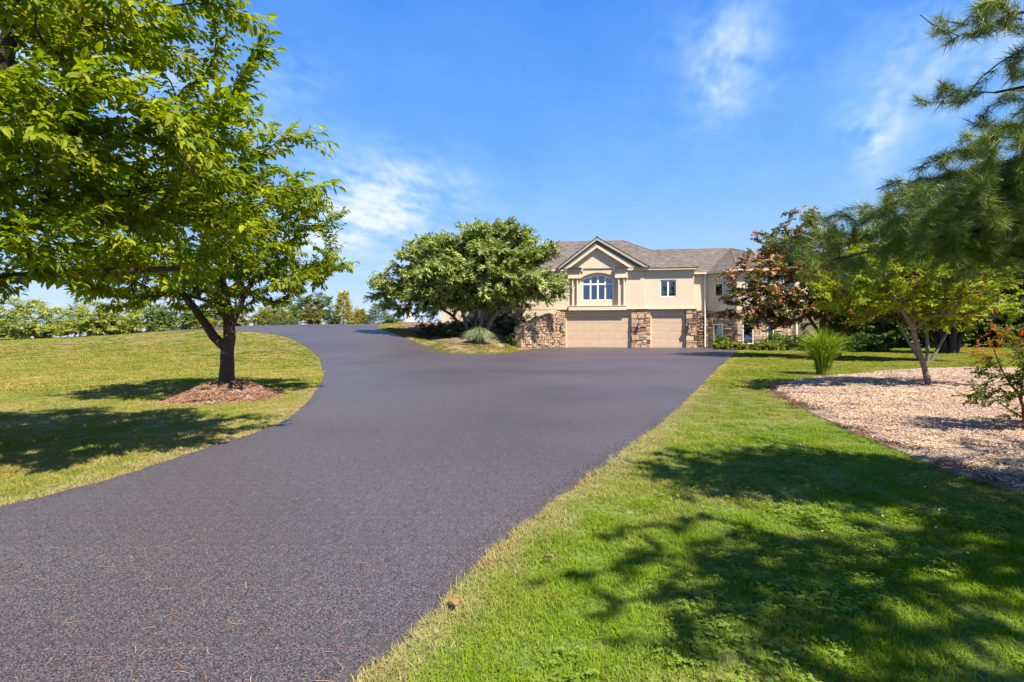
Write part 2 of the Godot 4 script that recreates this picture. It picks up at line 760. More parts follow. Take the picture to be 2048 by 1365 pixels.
func make_materials() -> void:
	var cell := FastNoiseLite.TYPE_CELLULAR
	var simp := FastNoiseLite.TYPE_SIMPLEX_SMOOTH
	# fresh asphalt: dark binder, paler stone faces
	var a := mat(Color.WHITE, 0.54)
	a.albedo_texture = noise_tex(cell, 0.11, 1, [[0.0, lin(0.011, 0.0095, 0.0105)], [0.4, lin(0.049, 0.043, 0.046)], [0.75, lin(0.086, 0.076, 0.0805)], [1.0, lin(0.19, 0.172, 0.18)]], 1024, 5)
	a.albedo_texture.noise.cellular_return_type = FastNoiseLite.RETURN_CELL_VALUE
	macro(a, noise_tex(simp, 0.006, 5, [[0.0, Color(0.84, 0.825, 0.83)], [0.5, Color(0.95, 0.94, 0.945)], [1.0, Color(1.0, 1.0, 1.0)]], 512, 9), 0.06)
	a.heightmap_enabled = false
	a.normal_enabled = true
	a.normal_texture = noise_tex(cell, 0.11, 1, [], 1024, 5, true, 3.0)
	a.normal_scale = 0.8
	M.asphalt = tri(a, 1.9)
	var p := mat(lin(0.045, 0.042, 0.047), 0.75)
	p.vertex_color_use_as_albedo = true
	M.pebble = p
	# soil and thatch below the grass
	var g := mat(Color.WHITE, 0.95)
	g.vertex_color_use_as_albedo = true
	g.albedo_texture = noise_tex(simp, 0.03, 5, [[0.0, Color(0.45, 0.45, 0.42)], [0.5, Color(0.75, 0.75, 0.72)], [1.0, Color(1, 1, 1)]], 1024, 2)
	M.ground = tri(g, 0.45)
	var mu := mat(Color.WHITE, 0.95)
	mu.albedo_texture = noise_tex(simp, 0.045, 5, [[0.0, lin(0.10, 0.065, 0.045)], [0.45, lin(0.24, 0.165, 0.12)], [0.7, lin(0.37, 0.27, 0.20)], [1.0, lin(0.48, 0.37, 0.28)]], 1024, 21)
	mu.heightmap_enabled = true
	mu.heightmap_scale = 3.0
	mu.heightmap_texture = noise_tex(simp, 0.05, 4, [], 1024, 22)
	M.mulch = tri(mu, 0.55)
	var ch := mat(Color.WHITE, 0.9)
	ch.vertex_color_use_as_albedo = true
	M.chip = ch
	M.grass = leaf_mat(Color(0.75, 0.8, 0.4), 0.9)
	M.grass.metallic_specular = 0.15
	# bark
	for b in [["bark", 0.06, 0.043, 0.034], ["bark_pale", 0.20, 0.15, 0.115], ["bark_red", 0.17, 0.06, 0.035], ["bark_dark", 0.045, 0.032, 0.027], ["bark_grey", 0.17, 0.14, 0.12]]:
		var m := mat(Color.WHITE, 0.9)
		var r: float = b[1]
		var gg: float = b[2]
		var bb: float = b[3]
		m.albedo_texture = noise_tex(simp, 0.02, 5, [[0.0, lin(r * 0.35, gg * 0.35, bb * 0.35)], [0.5, lin(r, gg, bb)], [1.0, lin(r * 1.8, gg * 1.8, bb * 1.8)]], 512, 31)
		m.heightmap_enabled = true
		m.heightmap_scale = 1.6
		m.heightmap_texture = noise_tex(simp, 0.02, 5, [], 512, 31)
		tri(m, 2.2)
		m.uv1_scale = Vector3(3.2, 1.1, 3.2) if b[0] != "bark" else Vector3(1.6, 3.4, 1.6)
		M[b[0]] = m
	M.leaf = leaf_mat(Color(0.95, 1.0, 0.3), 0.55)
	M.leaf.metallic_specular = 0.3
	M.leaf_dull = leaf_mat(Color(0.75, 0.8, 0.35), 0.65)
	M.leaf_dull.metallic_specular = 0.25
	M.needle = leaf_mat(Color(0.6, 0.65, 0.3), 0.5)
	# house
	var s := mat(Color.WHITE, 0.9)
	s.albedo_texture = noise_tex(simp, 0.02, 4, [[0.0, lin(0.50, 0.415, 0.315)], [0.5, lin(0.54, 0.45, 0.345)], [1.0, lin(0.58, 0.485, 0.375)]], 512, 41)
	s.normal_enabled = true
	s.normal_texture = noise_tex(simp, 0.2, 3, [], 512, 42, true, 3.0)
	s.normal_scale = 0.35
	M.stucco = tri(s, 0.5)
	var tr := mat(Color.WHITE, 0.8)
	tr.albedo_texture = noise_tex(simp, 0.015, 3, [[0.0, lin(0.55, 0.445, 0.335)], [1.0, lin(0.61, 0.50, 0.38)]], 256, 43)
	M.trim = tri(tr, 0.6)
	var dr := mat(Color.WHITE, 0.55)
	dr.albedo_texture = noise_tex(simp, 0.012, 3, [[0.0, lin(0.44, 0.32, 0.225)], [1.0, lin(0.485, 0.355, 0.255)]], 256, 44)
	M.door = tri(dr, 0.5)
	M.rake = mat(lin(0.30, 0.275, 0.235), 0.7)
	M.frieze = mat(lin(0.10, 0.10, 0.087), 0.8)
	M.flashing = mat(lin(0.055, 0.035, 0.035), 0.5)
	M.frame = mat(lin(0.74, 0.68, 0.58), 0.55)
	var gl := mat(lin(0.14, 0.165, 0.21), 0.03, 1.0)
	M.glass = gl
	M.metal_black = mat(lin(0.02, 0.02, 0.022), 0.4, 0.3)
	M.lamp_glass = mat(lin(0.62, 0.64, 0.66), 0.25)
	M.pipe = mat(lin(0.72, 0.66, 0.57), 0.5)
	M.mortar = tri(mat(lin(0.17, 0.125, 0.085), 0.95), 1.0)
	var sh := mat(Color.WHITE, 0.92)
	sh.vertex_color_use_as_albedo = true
	M.shingle = sh
	M.roof_deck = mat(lin(0.13, 0.098, 0.082), 0.95)
	var i := 0
	for c in [[0.37, 0.245, 0.14], [0.43, 0.30, 0.185], [0.30, 0.185, 0.105], [0.46, 0.345, 0.23], [0.21, 0.13, 0.085], [0.11, 0.07, 0.055], [0.39, 0.285, 0.20], [0.29, 0.22, 0.175]]:
		var st := mat(Color.WHITE, 0.88)
		var r: float = c[0]
		var gg: float = c[1]
		var bb: float = c[2]
		st.albedo_texture = noise_tex(simp, 0.018, 5, [[0.0, lin(r * 0.45, gg * 0.4, bb * 0.38)], [0.5, lin(r, gg, bb)], [1.0, lin(minf(r * 1.3, 0.6), gg * 1.3, bb * 1.35)]], 256, 60 + i)
		tri(st, 0.7)
		M["stone%d" % i] = st
		i += 1
	M.concrete = mat(lin(0.42, 0.38, 0.33), 0.9)

func outlines() -> void:
	var right := smooth_line([Vector2(-6.2, -8), Vector2(-1.85, 0.0), Vector2(-0.69, 2.12), Vector2(0.02, 3.72), Vector2(1.30, 6.04), Vector2(2.5, 8.2), Vector2(4.77, 12.7), Vector2(9.37, 22.0), Vector2(14.7, 32.3)], 24)
	var left := smooth_line([Vector2(-30, 43.2), Vector2(-22.5, 43.6)], 1)
	var inner := smooth_line([Vector2(-36, 37.6), Vector2(-30, 38.2), Vector2(-23.7, 38.0), Vector2(-17.0, 35.0), Vector2(-11.9, 28.3), Vector2(-9.5, 24.5), Vector2(-7.3, 19.2), Vector2(-6.05, 16.1), Vector2(-4.35, 10.9), Vector2(-3.6, 7.76), Vector2(-3.77, 6.04), Vector2(-3.95, 4.79), Vector2(-4.25, 4.0), Vector2(-5.6, 1.2), Vector2(-8.5, -8)], 14)
	var outer := smooth_line([Vector2(-13.2, 58), Vector2(-12.4, 48), Vector2(-10.7, 40.0), Vector2(-7.9, 34.0), Vector2(-6.0, 31.0), Vector2(-4.1, 29.2), Vector2(-1.84, 28.6), Vector2(-0.4, 29.9), Vector2(0.95, 33.2)], 12)
	var out := PackedVector2Array()
	var edge := FastNoiseLite.new()
	edge.seed = 5
	edge.frequency = 0.9
	edge.fractal_octaves = 4
	for p in right:
		out.append(p)
	out.append_array([Vector2(14.3, 35.0), Vector2(13.9, 37.2), Vector2(14.2, 40.5), Vector2(3.9, 40.5), Vector2(3.9, 38.4)])
	var o2 := outer.duplicate()
	o2.reverse()
	out.append_array(o2)
	out.append_array([Vector2(-17.5, 58), Vector2(-17.0, 50), Vector2(-17.6, 46.4), Vector2(-19.2, 44.6), Vector2(-22.5, 43.6), Vector2(-30, 42.4), Vector2(-36, 41.6)])
	out.append_array(inner)
	# short crumbling bites along the edge
	var fine := PackedVector2Array()
	for i in out.size():
		var a := out[i]
		var b := out[(i + 1) % out.size()]
		var near := minf(a.length(), b.length())
		var n := maxi(1, int(a.distance_to(b) / (0.05 if near < 8.0 else 0.12))) if near < 22.0 and a.y > -1.0 else 1
		for k in n:
			var q := a.lerp(b, float(k) / n)
			var k2 := 0.045 if q.length() < 22.0 else 0.0
			q += Vector2(edge.get_noise_2d(q.x * 4, q.y * 4), edge.get_noise_2d(q.x * 4 + 90, q.y * 4)) * k2
			fine.append(q)
	drive_poly = fine
	bed_poly = smooth_line([Vector2(6.0, 11.3), Vector2(5.46, 9.48), Vector2(4.95, 7.4), Vector2(4.7, 6.1), Vector2(4.55, 5.1), Vector2(4.75, 4.3), Vector2(5.6, 3.4), Vector2(8.0, 2.8), Vector2(12.0, 4.5), Vector2(16.0, 10.0), Vector2(18.0, 15.0), Vector2(17.4, 17.0), Vector2(15.6, 17.6), Vector2(13.2, 16.9), Vector2(10.65, 15.5), Vector2(8.26, 14.0), Vector2(6.8, 12.8), Vector2(6.0, 11.3)], 8)
	bed_poly.remove_at(bed_poly.size() - 1)
	slope_poly = PackedVector2Array([Vector2(-12.9, 52), Vector2(-10.6, 40.2), Vector2(-7.8, 34.1), Vector2(-5.9, 31.15), Vector2(-4.0, 29.3), Vector2(-1.84, 28.7), Vector2(-0.3, 30.0), Vector2(0.75, 33.35), Vector2(3.55, 38.3), Vector2(3.4, 42), Vector2(-3, 52)])
	var t := Transform3D(Basis(Vector3.UP, deg_to_rad(HOUSE_TURN)), HOUSE_AT)
	for q in [Vector3(-0.4, 0, 0.05), Vector3(10.6, 0, -1.0), Vector3(12.4, 0, 0.2), Vector3(18.3, 0, 0.2), Vector3(18.3, 0, -9), Vector3(-9.4, 0, -9), Vector3(-9.4, 0, -3), Vector3(-6.3, 0, -3), Vector3(-6.3, 0, 0.05)]:
		var wq := t * (q as Vector3)
		house_poly.append(Vector2(wq.x, -wq.z))

func turf(x: float, d: float) -> Color:
	# living green against straw, in patches
	var n := patch_noise.get_noise_2d(x * 11.0, d * 11.0)
	var n2 := patch_noise.get_noise_2d(x * 40.0 + 300.0, d * 40.0)
	var green := Color(0.19, 0.265, 0.014)
	var dry := 0.30 + 0.55 * n + 0.5 * n2
	if x < 0.53 * d - 1.85:
		dry += 0.34
	else:
		var lush := clampf((10.5 - d) / 4.0, 0.0, 1.0)
		green = blend(Color(0.20, 0.25, 0.025), Color(0.185, 0.285, 0.013), lush)
		dry -= lush * (0.12 + 0.05 * clampf(x - 0.53 * d, 0.0, 4.0))
	var straw := Color(0.44, 0.34, 0.115)
	return blend(green, straw, dry)

func ground_and_drive() -> void:
	# one ground sheet to the horizon: fine near the camera, coarse far off
	var xs := PackedFloat32Array()
	var ds := PackedFloat32Array()
	for v in [-1500.0, -900.0, -500.0, -300.0, -200.0, -140.0, -100.0, -80.0, -70.0]:
		xs.append(v)
	for i in range(0, GNX, 2):
		xs.append(GX0 + i * GSTEP)
	for v in [66.0, 75.0, 90.0, 120.0, 170.0, 240.0, 400.0, 800.0, 1500.0]:
		xs.append(v)
	for v in [-600.0, -200.0, -80.0, -40.0, -20.0]:
		ds.append(v)
	for j in range(0, GND, 1):
		ds.append(GD0 + j * GSTEP)
	for v in [82.0, 95.0, 110.0, 140.0, 190.0, 260.0, 400.0, 700.0, 1400.0, 2500.0]:
		ds.append(v)
	var v := PackedVector3Array()
	var col := PackedColorArray()
	var idx := PackedInt32Array()
	for j in ds.size():
		for i in xs.size():
			var x := xs[i]
			var d := ds[j]
			var y := land(x, d)
			var far := maxf(maxf(absf(x) - 61.0, d - 78.0), -d - 12.0)
			if far > 0.0:
				y = lerpf(y, -2.0, clampf(far / 120.0, 0.0, 1.0))
			v.append(Vector3(x, y, -d))
			var c := turf(x, d)
			col.append(Color(c.r * 0.75, c.g * 0.8, c.b * 0.9))
			if i > 0 and j > 0:
				var k := v.size() - 1
				var w := xs.size()
				idx.append_array([k - w - 1, k - 1, k, k - w - 1, k, k - w])
	var o := put("ground", mesh_of(v, idx, col), M.ground)
	structure(o, "wide grassy ground rising gently toward the house", "ground")

	var dr := put("driveway", draped(drive_poly, 0.5, "land", 0.035, 0.06), M.asphalt)
	structure(dr, "dark fresh asphalt driveway forking up the hill and to the garage", "driveway")
	var b := put("mulch_bed", draped(bed_poly, 0.25, "bed", 0.0, 0.05), M.mulch)
	structure(b, "raised bed of tan bark mulch on the lawn beside the driveway", "mulch bed")
	var s := put("planting_bank", draped(slope_poly, 0.5, "bank", 0.0, 0.04), M.mulch)
	structure(s, "sloping planting bank of brown mulch between driveway fork and garage wall", "planting bank")
	# strip of bark on the far side of the upper drive
	var strip := smooth_line([Vector2(-34, 42.4), Vector2(-30, 42.75), Vector2(-22.5, 43.95), Vector2(-19.4, 44.9), Vector2(-17.9, 46.6), Vector2(-18.5, 52.0), Vector2(-26.0, 51.0), Vector2(-34.0, 48.0)], 4)
	var k := put("shrub_bed", draped(strip, 0.5, "land", 0.03, 0.03), M.mulch)
	structure(k, "strip of tan mulch under the golden shrubs beyond the upper drive", "mulch bed")

# ---------------------------------------------------------------- house
func stone_mesh(seed_: int) -> ArrayMesh:
	# a unit block with a chamfered, uneven face toward +Z
	var r := RandomNumberGenerator.new()
	r.seed = seed_
	var v := PackedVector3Array()
	for ring in 3:
		var inset: float = [0.0, 0.0, 0.055][ring]
		var z: float = [-0.5, 0.32, 0.5][ring]
		for c in [Vector2(-1, -1), Vector2(1, -1), Vector2(1, 1), Vector2(-1, 1)]:
			var j := 0.035
			v.append(Vector3(c.x * (0.5 - inset) + r.randf_range(-j, j), c.y * (0.5 - inset) + r.randf_range(-j, j), z + r.randf_range(-0.08, 0.08) * (1 if ring == 2 else 0)))
	v.append(Vector3(r.randf_range(-0.15, 0.15), r.randf_range(-0.15, 0.15), 0.56))
	var idx := PackedInt32Array()
	for ring in 2:
		for k in 4:
			var a := ring * 4 + k
			var b := ring * 4 + (k + 1) % 4
			idx.append_array([a, b + 4, b, a, a + 4, b + 4])
	for k in 4:
		idx.append_array([8 + k, 12, 8 + (k + 1) % 4])
	return mesh_of(v, idx, PackedColorArray(), false)

var stone_meshes := []

func lay_stones(parent: Node, xf: Transform3D, x_from: float, x_to: float, height: float, row0: float, row1: float, len0: float, len1: float, depth: float, palette: Array, low := 1e9, high := 1e9) -> int:
	# courses of stone on the XY face of xf; above low the near end steps back toward high
	if stone_meshes.is_empty():
		for i in 5:
			stone_meshes.append(stone_mesh(100 + i))
	var count := 0
	var y := 0.0
	while y < height - 0.03:
		var h := minf(rnd(row0, row1), height - y)
		if height - y - h < row0 * 0.5:
			h = height - y
		var span := [x_from, x_to]
		if y + h * 0.5 > low:
			span[0] = x_from + (x_to - x_from) * (y + h * 0.5 - low) / (high - low)
		var x: float = span[0]
		while x < span[1] - 0.02:
			var w := minf(rnd(len0, len1), span[1] - x)
			if span[1] - x - w < len0 * 0.5:
				w = span[1] - x
			var split := rng.randf() < 0.25 and h > 0.2
			for part in (2 if split else 1):
				var hh := h / 2 if split else h
				var yy := y + hh * (part + 0.5)
				var dd := depth * rnd(0.65, 1.3)
				var o := MeshInstance3D.new()
				o.name = "stone"
				o.mesh = stone_meshes[rng.randi() % 5]
				o.material_override = M["stone%d" % palette[rng.randi() % palette.size()]]
				var b := Basis(Vector3.BACK, PI if rng.randf() < 0.5 else 0.0).scaled(Vector3(w - 0.018, hh - 0.018, dd))
				o.transform = xf * Transform3D(b, Vector3(x + w / 2, yy, dd * 0.5 - 0.05))
				parent.add_child(o, true)
				count += 1
			x += w
		y += h
	return count

func prism(pts: PackedVector2Array, z0: float, z1: float) -> ArrayMesh:
	# an outline in XY given depth along Z
	var st := SurfaceTool.new()
	st.begin(Mesh.PRIMITIVE_TRIANGLES)
	st.set_smooth_group(-1)
	var t := Geometry2D.triangulate_polygon(pts)
	var cw := Geometry2D.is_polygon_clockwise(pts)
	for k in range(0, t.size(), 3):
		var a := pts[t[k]]
		var b := pts[t[k + 1]]
		var c := pts[t[k + 2]]
		if (b - a).cross(c - a) > 0:
			var s := b
			b = c
			c = s
		for q in [a, b, c]:
			st.add_vertex(Vector3(q.x, q.y, z1))
		for q in [a, c, b]:
			st.add_vertex(Vector3(q.x, q.y, z0))
	for i in pts.size():
		var a := pts[i]
		var b := pts[(i + 1) % pts.size()]
		if cw:
			var s := a
			a = b
			b = s
		for q in [Vector3(a.x, a.y, z1), Vector3(b.x, b.y, z0), Vector3(b.x, b.y, z1), Vector3(a.x, a.y, z1), Vector3(a.x, a.y, z0), Vector3(b.x, b.y, z0)]:
			st.add_vertex(q)
	st.generate_normals()
	return st.commit()

func arch_outline(x0: float, x1: float, y0: float, spring: float, crown: float) -> PackedVector2Array:
	var out := PackedVector2Array([Vector2(x0, y0), Vector2(x1, y0)])
	var half := (x1 - x0) / 2
	var rise := crown - spring
	var r := (half * half + rise * rise) / (2 * rise)
	var c := Vector2((x0 + x1) / 2, crown - r)
	var a0 := asin(half / r)
	for k in 17:
		var a := lerpf(a0, -a0, k / 16.0)
		out.append(c + Vector2(sin(a), cos(a)) * r)
	return out

func roof_plane(house_node: Node, pts: Array) -> void:
	# a flat roof face: deck, then courses of shingles joined as one part
	var n := Vector3.ZERO
	for i in range(1, pts.size() - 1):
		n += (pts[i] - pts[0]).cross(pts[i + 1] - pts[0])
	n = n.normalized()
	if n.y < 0:
		n = -n
	var down := (Vector3.DOWN - n * Vector3.DOWN.dot(n)).normalized()
	var along := n.cross(down).normalized()
	var o: Vector3 = pts[0]
	var flat := PackedVector2Array()
	for p: Vector3 in pts:
		flat.append(Vector2((p - o).dot(along), (p - o).dot(down)))
	var st := SurfaceTool.new()
	st.begin(Mesh.PRIMITIVE_TRIANGLES)
	st.set_smooth_group(-1)
	var t := Geometry2D.triangulate_polygon(flat)
	for k in range(0, t.size(), 3):
		var a: Vector3 = pts[t[k]]
		var b: Vector3 = pts[t[k + 1]]
		var c: Vector3 = pts[t[k + 2]]
		if (b - a).cross(c - a).dot(n) > 0:
			var s := b
			b = c
			c = s
		for q in [a, b, c]:
			st.add_vertex(q)
	st.generate_normals()
	put("roof_deck", st.commit(), M.roof_deck, house_node)
	var lo := flat[0]
	var hi := flat[0]
	for p in flat:
		lo = lo.min(p)
		hi = hi.max(p)
	var v := PackedVector3Array()
	var col := PackedColorArray()
	var idx := PackedInt32Array()
	var y := lo.y
	var row := 0
	while y < hi.y:
		var x := lo.x - rnd(0.0, 0.3)
		while x < hi.x:
			var w := rnd(0.16, 0.42)
			var piece := PackedVector2Array([Vector2(x, y), Vector2(x + w - 0.012, y), Vector2(x + w - 0.012, y + 0.15), Vector2(x, y + 0.15)])
			for cut in Geometry2D.intersect_polygons(piece, flat):
				var s := rnd(0.7, 1.25)
				var c := Color(0.155 * s, 0.133 * s, 0.123 * s) if rng.randf() < 0.7 else Color(0.215 * s, 0.165 * s, 0.137 * s)
				var k := v.size()
				for p in cut:
					var raise := 0.008 + 0.02 * clampf((p.y - y) / 0.15, 0, 1)
					v.append(o + along * p.x + down * p.y + n * raise)
					col.append(c)
				var tt := Geometry2D.triangulate_polygon(cut)
				for m in range(0, tt.size(), 3):
					var e := (v[k + tt[m + 1]] - v[k + tt[m]]).cross(v[k + tt[m + 2]] - v[k + tt[m]])
					if e.dot(n) > 0:
						idx.append_array([k + tt[m], k + tt[m + 2], k + tt[m + 1]])
					else:
						idx.append_array([k + tt[m], k + tt[m + 1], k + tt[m + 2]])
			x += w
		y += 0.145
		row += 1
	stuff(put("shingles", mesh_of(v, idx, col, false), M.shingle, house_node))

func ridge_cap(parent: Node, a: Vector3, b: Vector3) -> void:
	var v := PackedVector3Array()
	var idx := PackedInt32Array()
	tube(v, idx, PackedVector3Array([a, b]), PackedFloat32Array([0.06, 0.06]), 6)
	put("ridge_cap", mesh_of(v, idx), M.roof_deck, parent)

func sash(parent: Node, x0: float, x1: float, y0: float, y1: float, z: float, frame_w: float, glass: Material) -> Node3D:
	var w := Node3D.new()
	w.name = "window"
	parent.add_child(w, true)
	box("frame", x0, x1, y1 - frame_w, y1, z - 0.05, z + 0.05, M.frame, w)
	box("frame", x0, x1, y0, y0 + frame_w, z - 0.05, z + 0.05, M.frame, w)
	box("frame", x0, x0 + frame_w, y0 + frame_w, y1 - frame_w, z - 0.05, z + 0.048, M.frame, w)
	box("frame", x1 - frame_w, x1, y0 + frame_w, y1 - frame_w, z - 0.05, z + 0.048, M.frame, w)
	box("pane", x0 + frame_w, x1 - frame_w, y0 + frame_w, y1 - frame_w, z - 0.02, z - 0.005, glass, w)
	return w

func lantern(parent: Node, x: float, y: float, z: float) -> void:
	var l := Node3D.new()
	l.name = "wall_lantern"
	parent.add_child(l, true)
	l.position = Vector3(x, y, z)
	box("back_plate", -0.06, 0.06, -0.18, 0.22, 0.0, 0.03, M.metal_black, l)
	box("bracket", -0.02, 0.02, 0.14, 0.18, 0.03, 0.17, M.metal_black, l)
	var roof := CylinderMesh.new()
	roof.top_radius = 0.02
	roof.bottom_radius = 0.13
	roof.height = 0.17
	roof.radial_segments = 6
	put("cap", roof, M.metal_black, l, Vector3(0, 0.12, 0.16))
	var g := CylinderMesh.new()
	g.top_radius = 0.095
	g.bottom_radius = 0.065
	g.height = 0.25
	g.radial_segments = 6
	put("lamp_glass", g, M.lamp_glass, l, Vector3(0, -0.085, 0.16))
	var f := CylinderMesh.new()
	f.top_radius = 0.07
	f.bottom_radius = 0.03
	f.height = 0.05
	f.radial_segments = 6
	put("base", f, M.metal_black, l, Vector3(0, -0.235, 0.16))
	for k in 6:
		var a := TAU * (k + 0.5) / 6
		box("bar", 0.083 * sin(a) - 0.007, 0.083 * sin(a) + 0.007, -0.21, 0.04, 0.16 + 0.083 * cos(a) - 0.007, 0.16 + 0.083 * cos(a) + 0.007, M.metal_black, l)

func garage_door(parent: Node, x0: float, x1: float, z: float, columns: int) -> void:
	var d := Node3D.new()
	d.name = "garage_door"
	parent.add_child(d, true)
	box("jamb", x0, x0 + 0.09, 0.0, 2.44, z, z + 0.12, M.trim, d)
	box("jamb", x1 - 0.09, x1, 0.0, 2.44, z, z + 0.12, M.trim, d)
	box("head_trim", x0, x1, 2.44, 2.53, z, z + 0.125, M.trim, d)
	box("weather_seal", x0 + 0.09, x1 - 0.09, 0.005, 0.03, z - 0.02, z + 0.035, M.metal_black, d)
	for r in 4:
		var y := 0.03 + r * 0.602
		var sec := box("door_section", x0 + 0.09, x1 - 0.09, y, y + 0.596, z - 0.04, z + 0.03, M.door, d)
		var w := (x1 - x0 - 0.18) / columns
		for c in columns:
			var p := Node3D.new()
			var px := x0 + 0.09 + w * (c + 0.5) - (x0 + x1) / 2
			var pts := PackedVector3Array()
			for ring in 2:
				for q in [Vector2(-1, -1), Vector2(1, -1), Vector2(1, 1), Vector2(-1, 1)]:
					pts.append(Vector3(q.x * (w / 2 - 0.06 - ring * 0.035), q.y * (0.23 - ring * 0.035), 0.0 if ring == 0 else 0.003))
			var ix := PackedInt32Array([4, 6, 5, 4, 7, 6])
			for k in 4:
				var a := k
				var b := (k + 1) % 4
				ix.append_array([a, b + 4, b, a, a + 4, b + 4])
			p.free()
			put("panel", mesh_of(pts, ix, PackedColorArray(), false), M.door, sec, Vector3(px, 0, 0.036))

func house() -> void:
	var h := thing("house", "cream stucco house with brown shingle roof, stone pillars and two garage doors", "house", HOUSE_AT, HOUSE_TURN)
	# --- stucco walls with openings
	var wall := CSGCombiner3D.new()
	wall.name = "gable_bay_wall"
	h.add_child(wall)
	var body := CSGBox3D.new()
	body.size = Vector3(12.2, 3.0, 0.5)
	body.position = Vector3(-0.26, 4.42, -0.25)
	wall.add_child(body)
	var tym := CSGPolygon3D.new()
	tym.polygon = PackedVector2Array([Vector2(-0.3, 5.6), Vector2(5.1, 5.6), Vector2(5.1, 5.9), Vector2(2.34, 7.7), Vector2(-0.3, 5.9)])
	tym.depth = 0.3
	tym.position.z = 0.0
	wall.add_child(tym)
	var niche := CSGPolygon3D.new()
	niche.operation = CSGShape3D.OPERATION_SUBTRACTION
	niche.polygon = arch_outline(1.14, 3.74, 3.2, 5.28, 5.68)
	niche.depth = 0.27
	niche.position.z = 0.05
	wall.add_child(niche)
	var hole := CSGPolygon3D.new()
	hole.operation = CSGShape3D.OPERATION_SUBTRACTION
	hole.polygon = arch_outline(1.27, 3.62, 3.6, 5.16, 5.52)
	hole.depth = 1.2
	hole.position.z = 0.3
	wall.add_child(hole)
	wall.material_override = M.stucco
	var wall2 := CSGCombiner3D.new()
	wall2.name = "side_bay_wall"
	h.add_child(wall2)
	var body2 := CSGBox3D.new()
	body2.size = Vector3(3.66, 3.0, 0.4)
	body2.position = Vector3(7.67, 4.42, -0.5)
	wall2.add_child(body2)
	var hole2 := CSGBox3D.new()
	hole2.operation = CSGShape3D.OPERATION_SUBTRACTION
	hole2.size = Vector3(1.14, 1.27, 1.0)
	hole2.position = Vector3(7.63, 4.465, -0.5)
	wall2.add_child(hole2)
	wall2.material_override = M.stucco
	# rooms behind, closed boxes that carry the roof
	box("back_wall", -6.36, 5.84, 0.2, 5.9, -9.6, -9.3, M.stucco, h)
	box("side_wall", 9.2, 9.5, 0.0, 5.9, -9.3, -0.7, M.stucco, h)
	box("side_wall", -6.36, -6.06, 1.0, 5.9, -9.3, -0.5, M.stucco, h)
	box("return_wall", 5.56, 5.84, 2.92, 5.9, -0.7, -0.5, M.stucco, h)
	box("floor_slab", -6.0, 9.2, 2.75, 2.92, -9.3, -0.52, M.concrete, h)
	box("wall_below", -6.36, -0.55, 0.0, 2.92, -0.5, -0.02, M.stucco, h)
	# ground storey behind the doors
	box("garage_header", -0.02, 4.88, 2.53, 2.9, -0.55, -0.12, M.door, h)
	box("garage_header", 6.34, 8.9, 2.53, 2.9, -0.75, -0.4, M.door, h)
	box("header_band", 0.0, 4.87, 2.66, 2.72, -0.12, -0.09, M.trim, h)
	box("header_band", 6.35, 8.88, 2.66, 2.72, -0.4, -0.37, M.trim, h)
	var hook := box("opener_sensor", 2.28, 2.4, 2.55, 2.78, -0.12, -0.04, M.trim, h)
	hook.name = "door_light_box"
	garage_door(h, 0.0, 4.87, -0.22, 8)
	garage_door(h, 6.35, 8.88, -0.5, 4)
	# pillars faced in fieldstone
	var warm := [0, 1, 2, 3, 6, 0, 1, 6, 0, 1, 3, 4, 0, 5, 1, 6]
	var dark := [5, 4, 7, 5, 4, 5, 2]
	for p in [[-0.53, -0.02, 0.0, -0.05, 0.16, 0.34, 0.22, 0.5, warm], [4.88, 6.0, 0.0, -0.02, 0.2, 0.42, 0.35, 0.85, warm], [6.0, 6.34, 0.0, -0.34, 0.2, 0.36, 0.2, 0.34, warm], [8.89, 9.66, 0.0, -0.26, 0.2, 0.42, 0.3, 0.7, warm], [9.66, 10.75, 0.0, -1.42, 0.1, 0.2, 0.16, 0.42, dark]]:
		var pil := Node3D.new()
		pil.name = "stone_pillar" if p[8] == warm else "stone_wall"
		h.add_child(pil, true)
		var z: float = p[3]
		box("mortar_core", p[0], p[1], 0.0, 2.88, z - 0.75, z - 0.03, M.mortar, pil)
		var x0: float = p[0]
		var x1: float = p[1]
		lay_stones(pil, Transform3D(Basis(), Vector3(0, 0, z)), x0, x1, 2.88, p[4], p[5], p[6], p[7], 0.13, p[8])
	# ledges
	box("ledge", -0.6, 0.24, 2.9, 2.98, -0.45, 0.1, M.trim, h)
	box("ledge", 4.56, 6.06, 2.9, 2.99, -0.45, 0.14, M.trim, h)
	box("ledge", 6.06, 9.72, 2.9, 2.985, -0.9, -0.12, M.trim, h)
	box("window_sill", 0.23, 4.56, 2.84, 3.14, -0.2, 0.20, M.trim, h)
	box("sill_cap", 0.2, 4.59, 3.14, 3.18, -0.05, 0.23, M.trim, h)
	# entablature blocks and paired columns
	for sx in [[0.21, 1.16, [0.53, 0.88]], [3.70, 4.60, [3.95, 4.34]]]:
		box("entablature", sx[0], sx[1], 5.42, 5.76, 0.0, 0.22, M.trim, h)
		box("architrave", sx[0] - 0.03, sx[1] + 0.03, 5.24, 5.42, 0.0, 0.25, M.trim, h)
		for cx in sx[2]:
			var c := CylinderMesh.new()
			c.top_radius = 0.062
			c.bottom_radius = 0.075
			c.height = 1.98
			c.radial_segments = 20
			var o := put("column", c, M.trim, h, Vector3(cx, 4.21, 0.12))
			box("capital", -0.1, 0.1, 0.99, 1.03, -0.1, 0.1, M.trim, o)
			box("base", -0.1, 0.1, -1.03, -0.98, -0.1, 0.1, M.trim, o)
	# arched window: four lights below a transom, four arched lights above
	var win := Node3D.new()
	win.name = "arched_window"
	h.add_child(win)
	var zz := -0.3
	var fo := arch_outline(1.27, 3.62, 3.6, 5.16, 5.52)
	var fi := arch_outline(1.34, 3.55, 3.67, 5.13, 5.45)
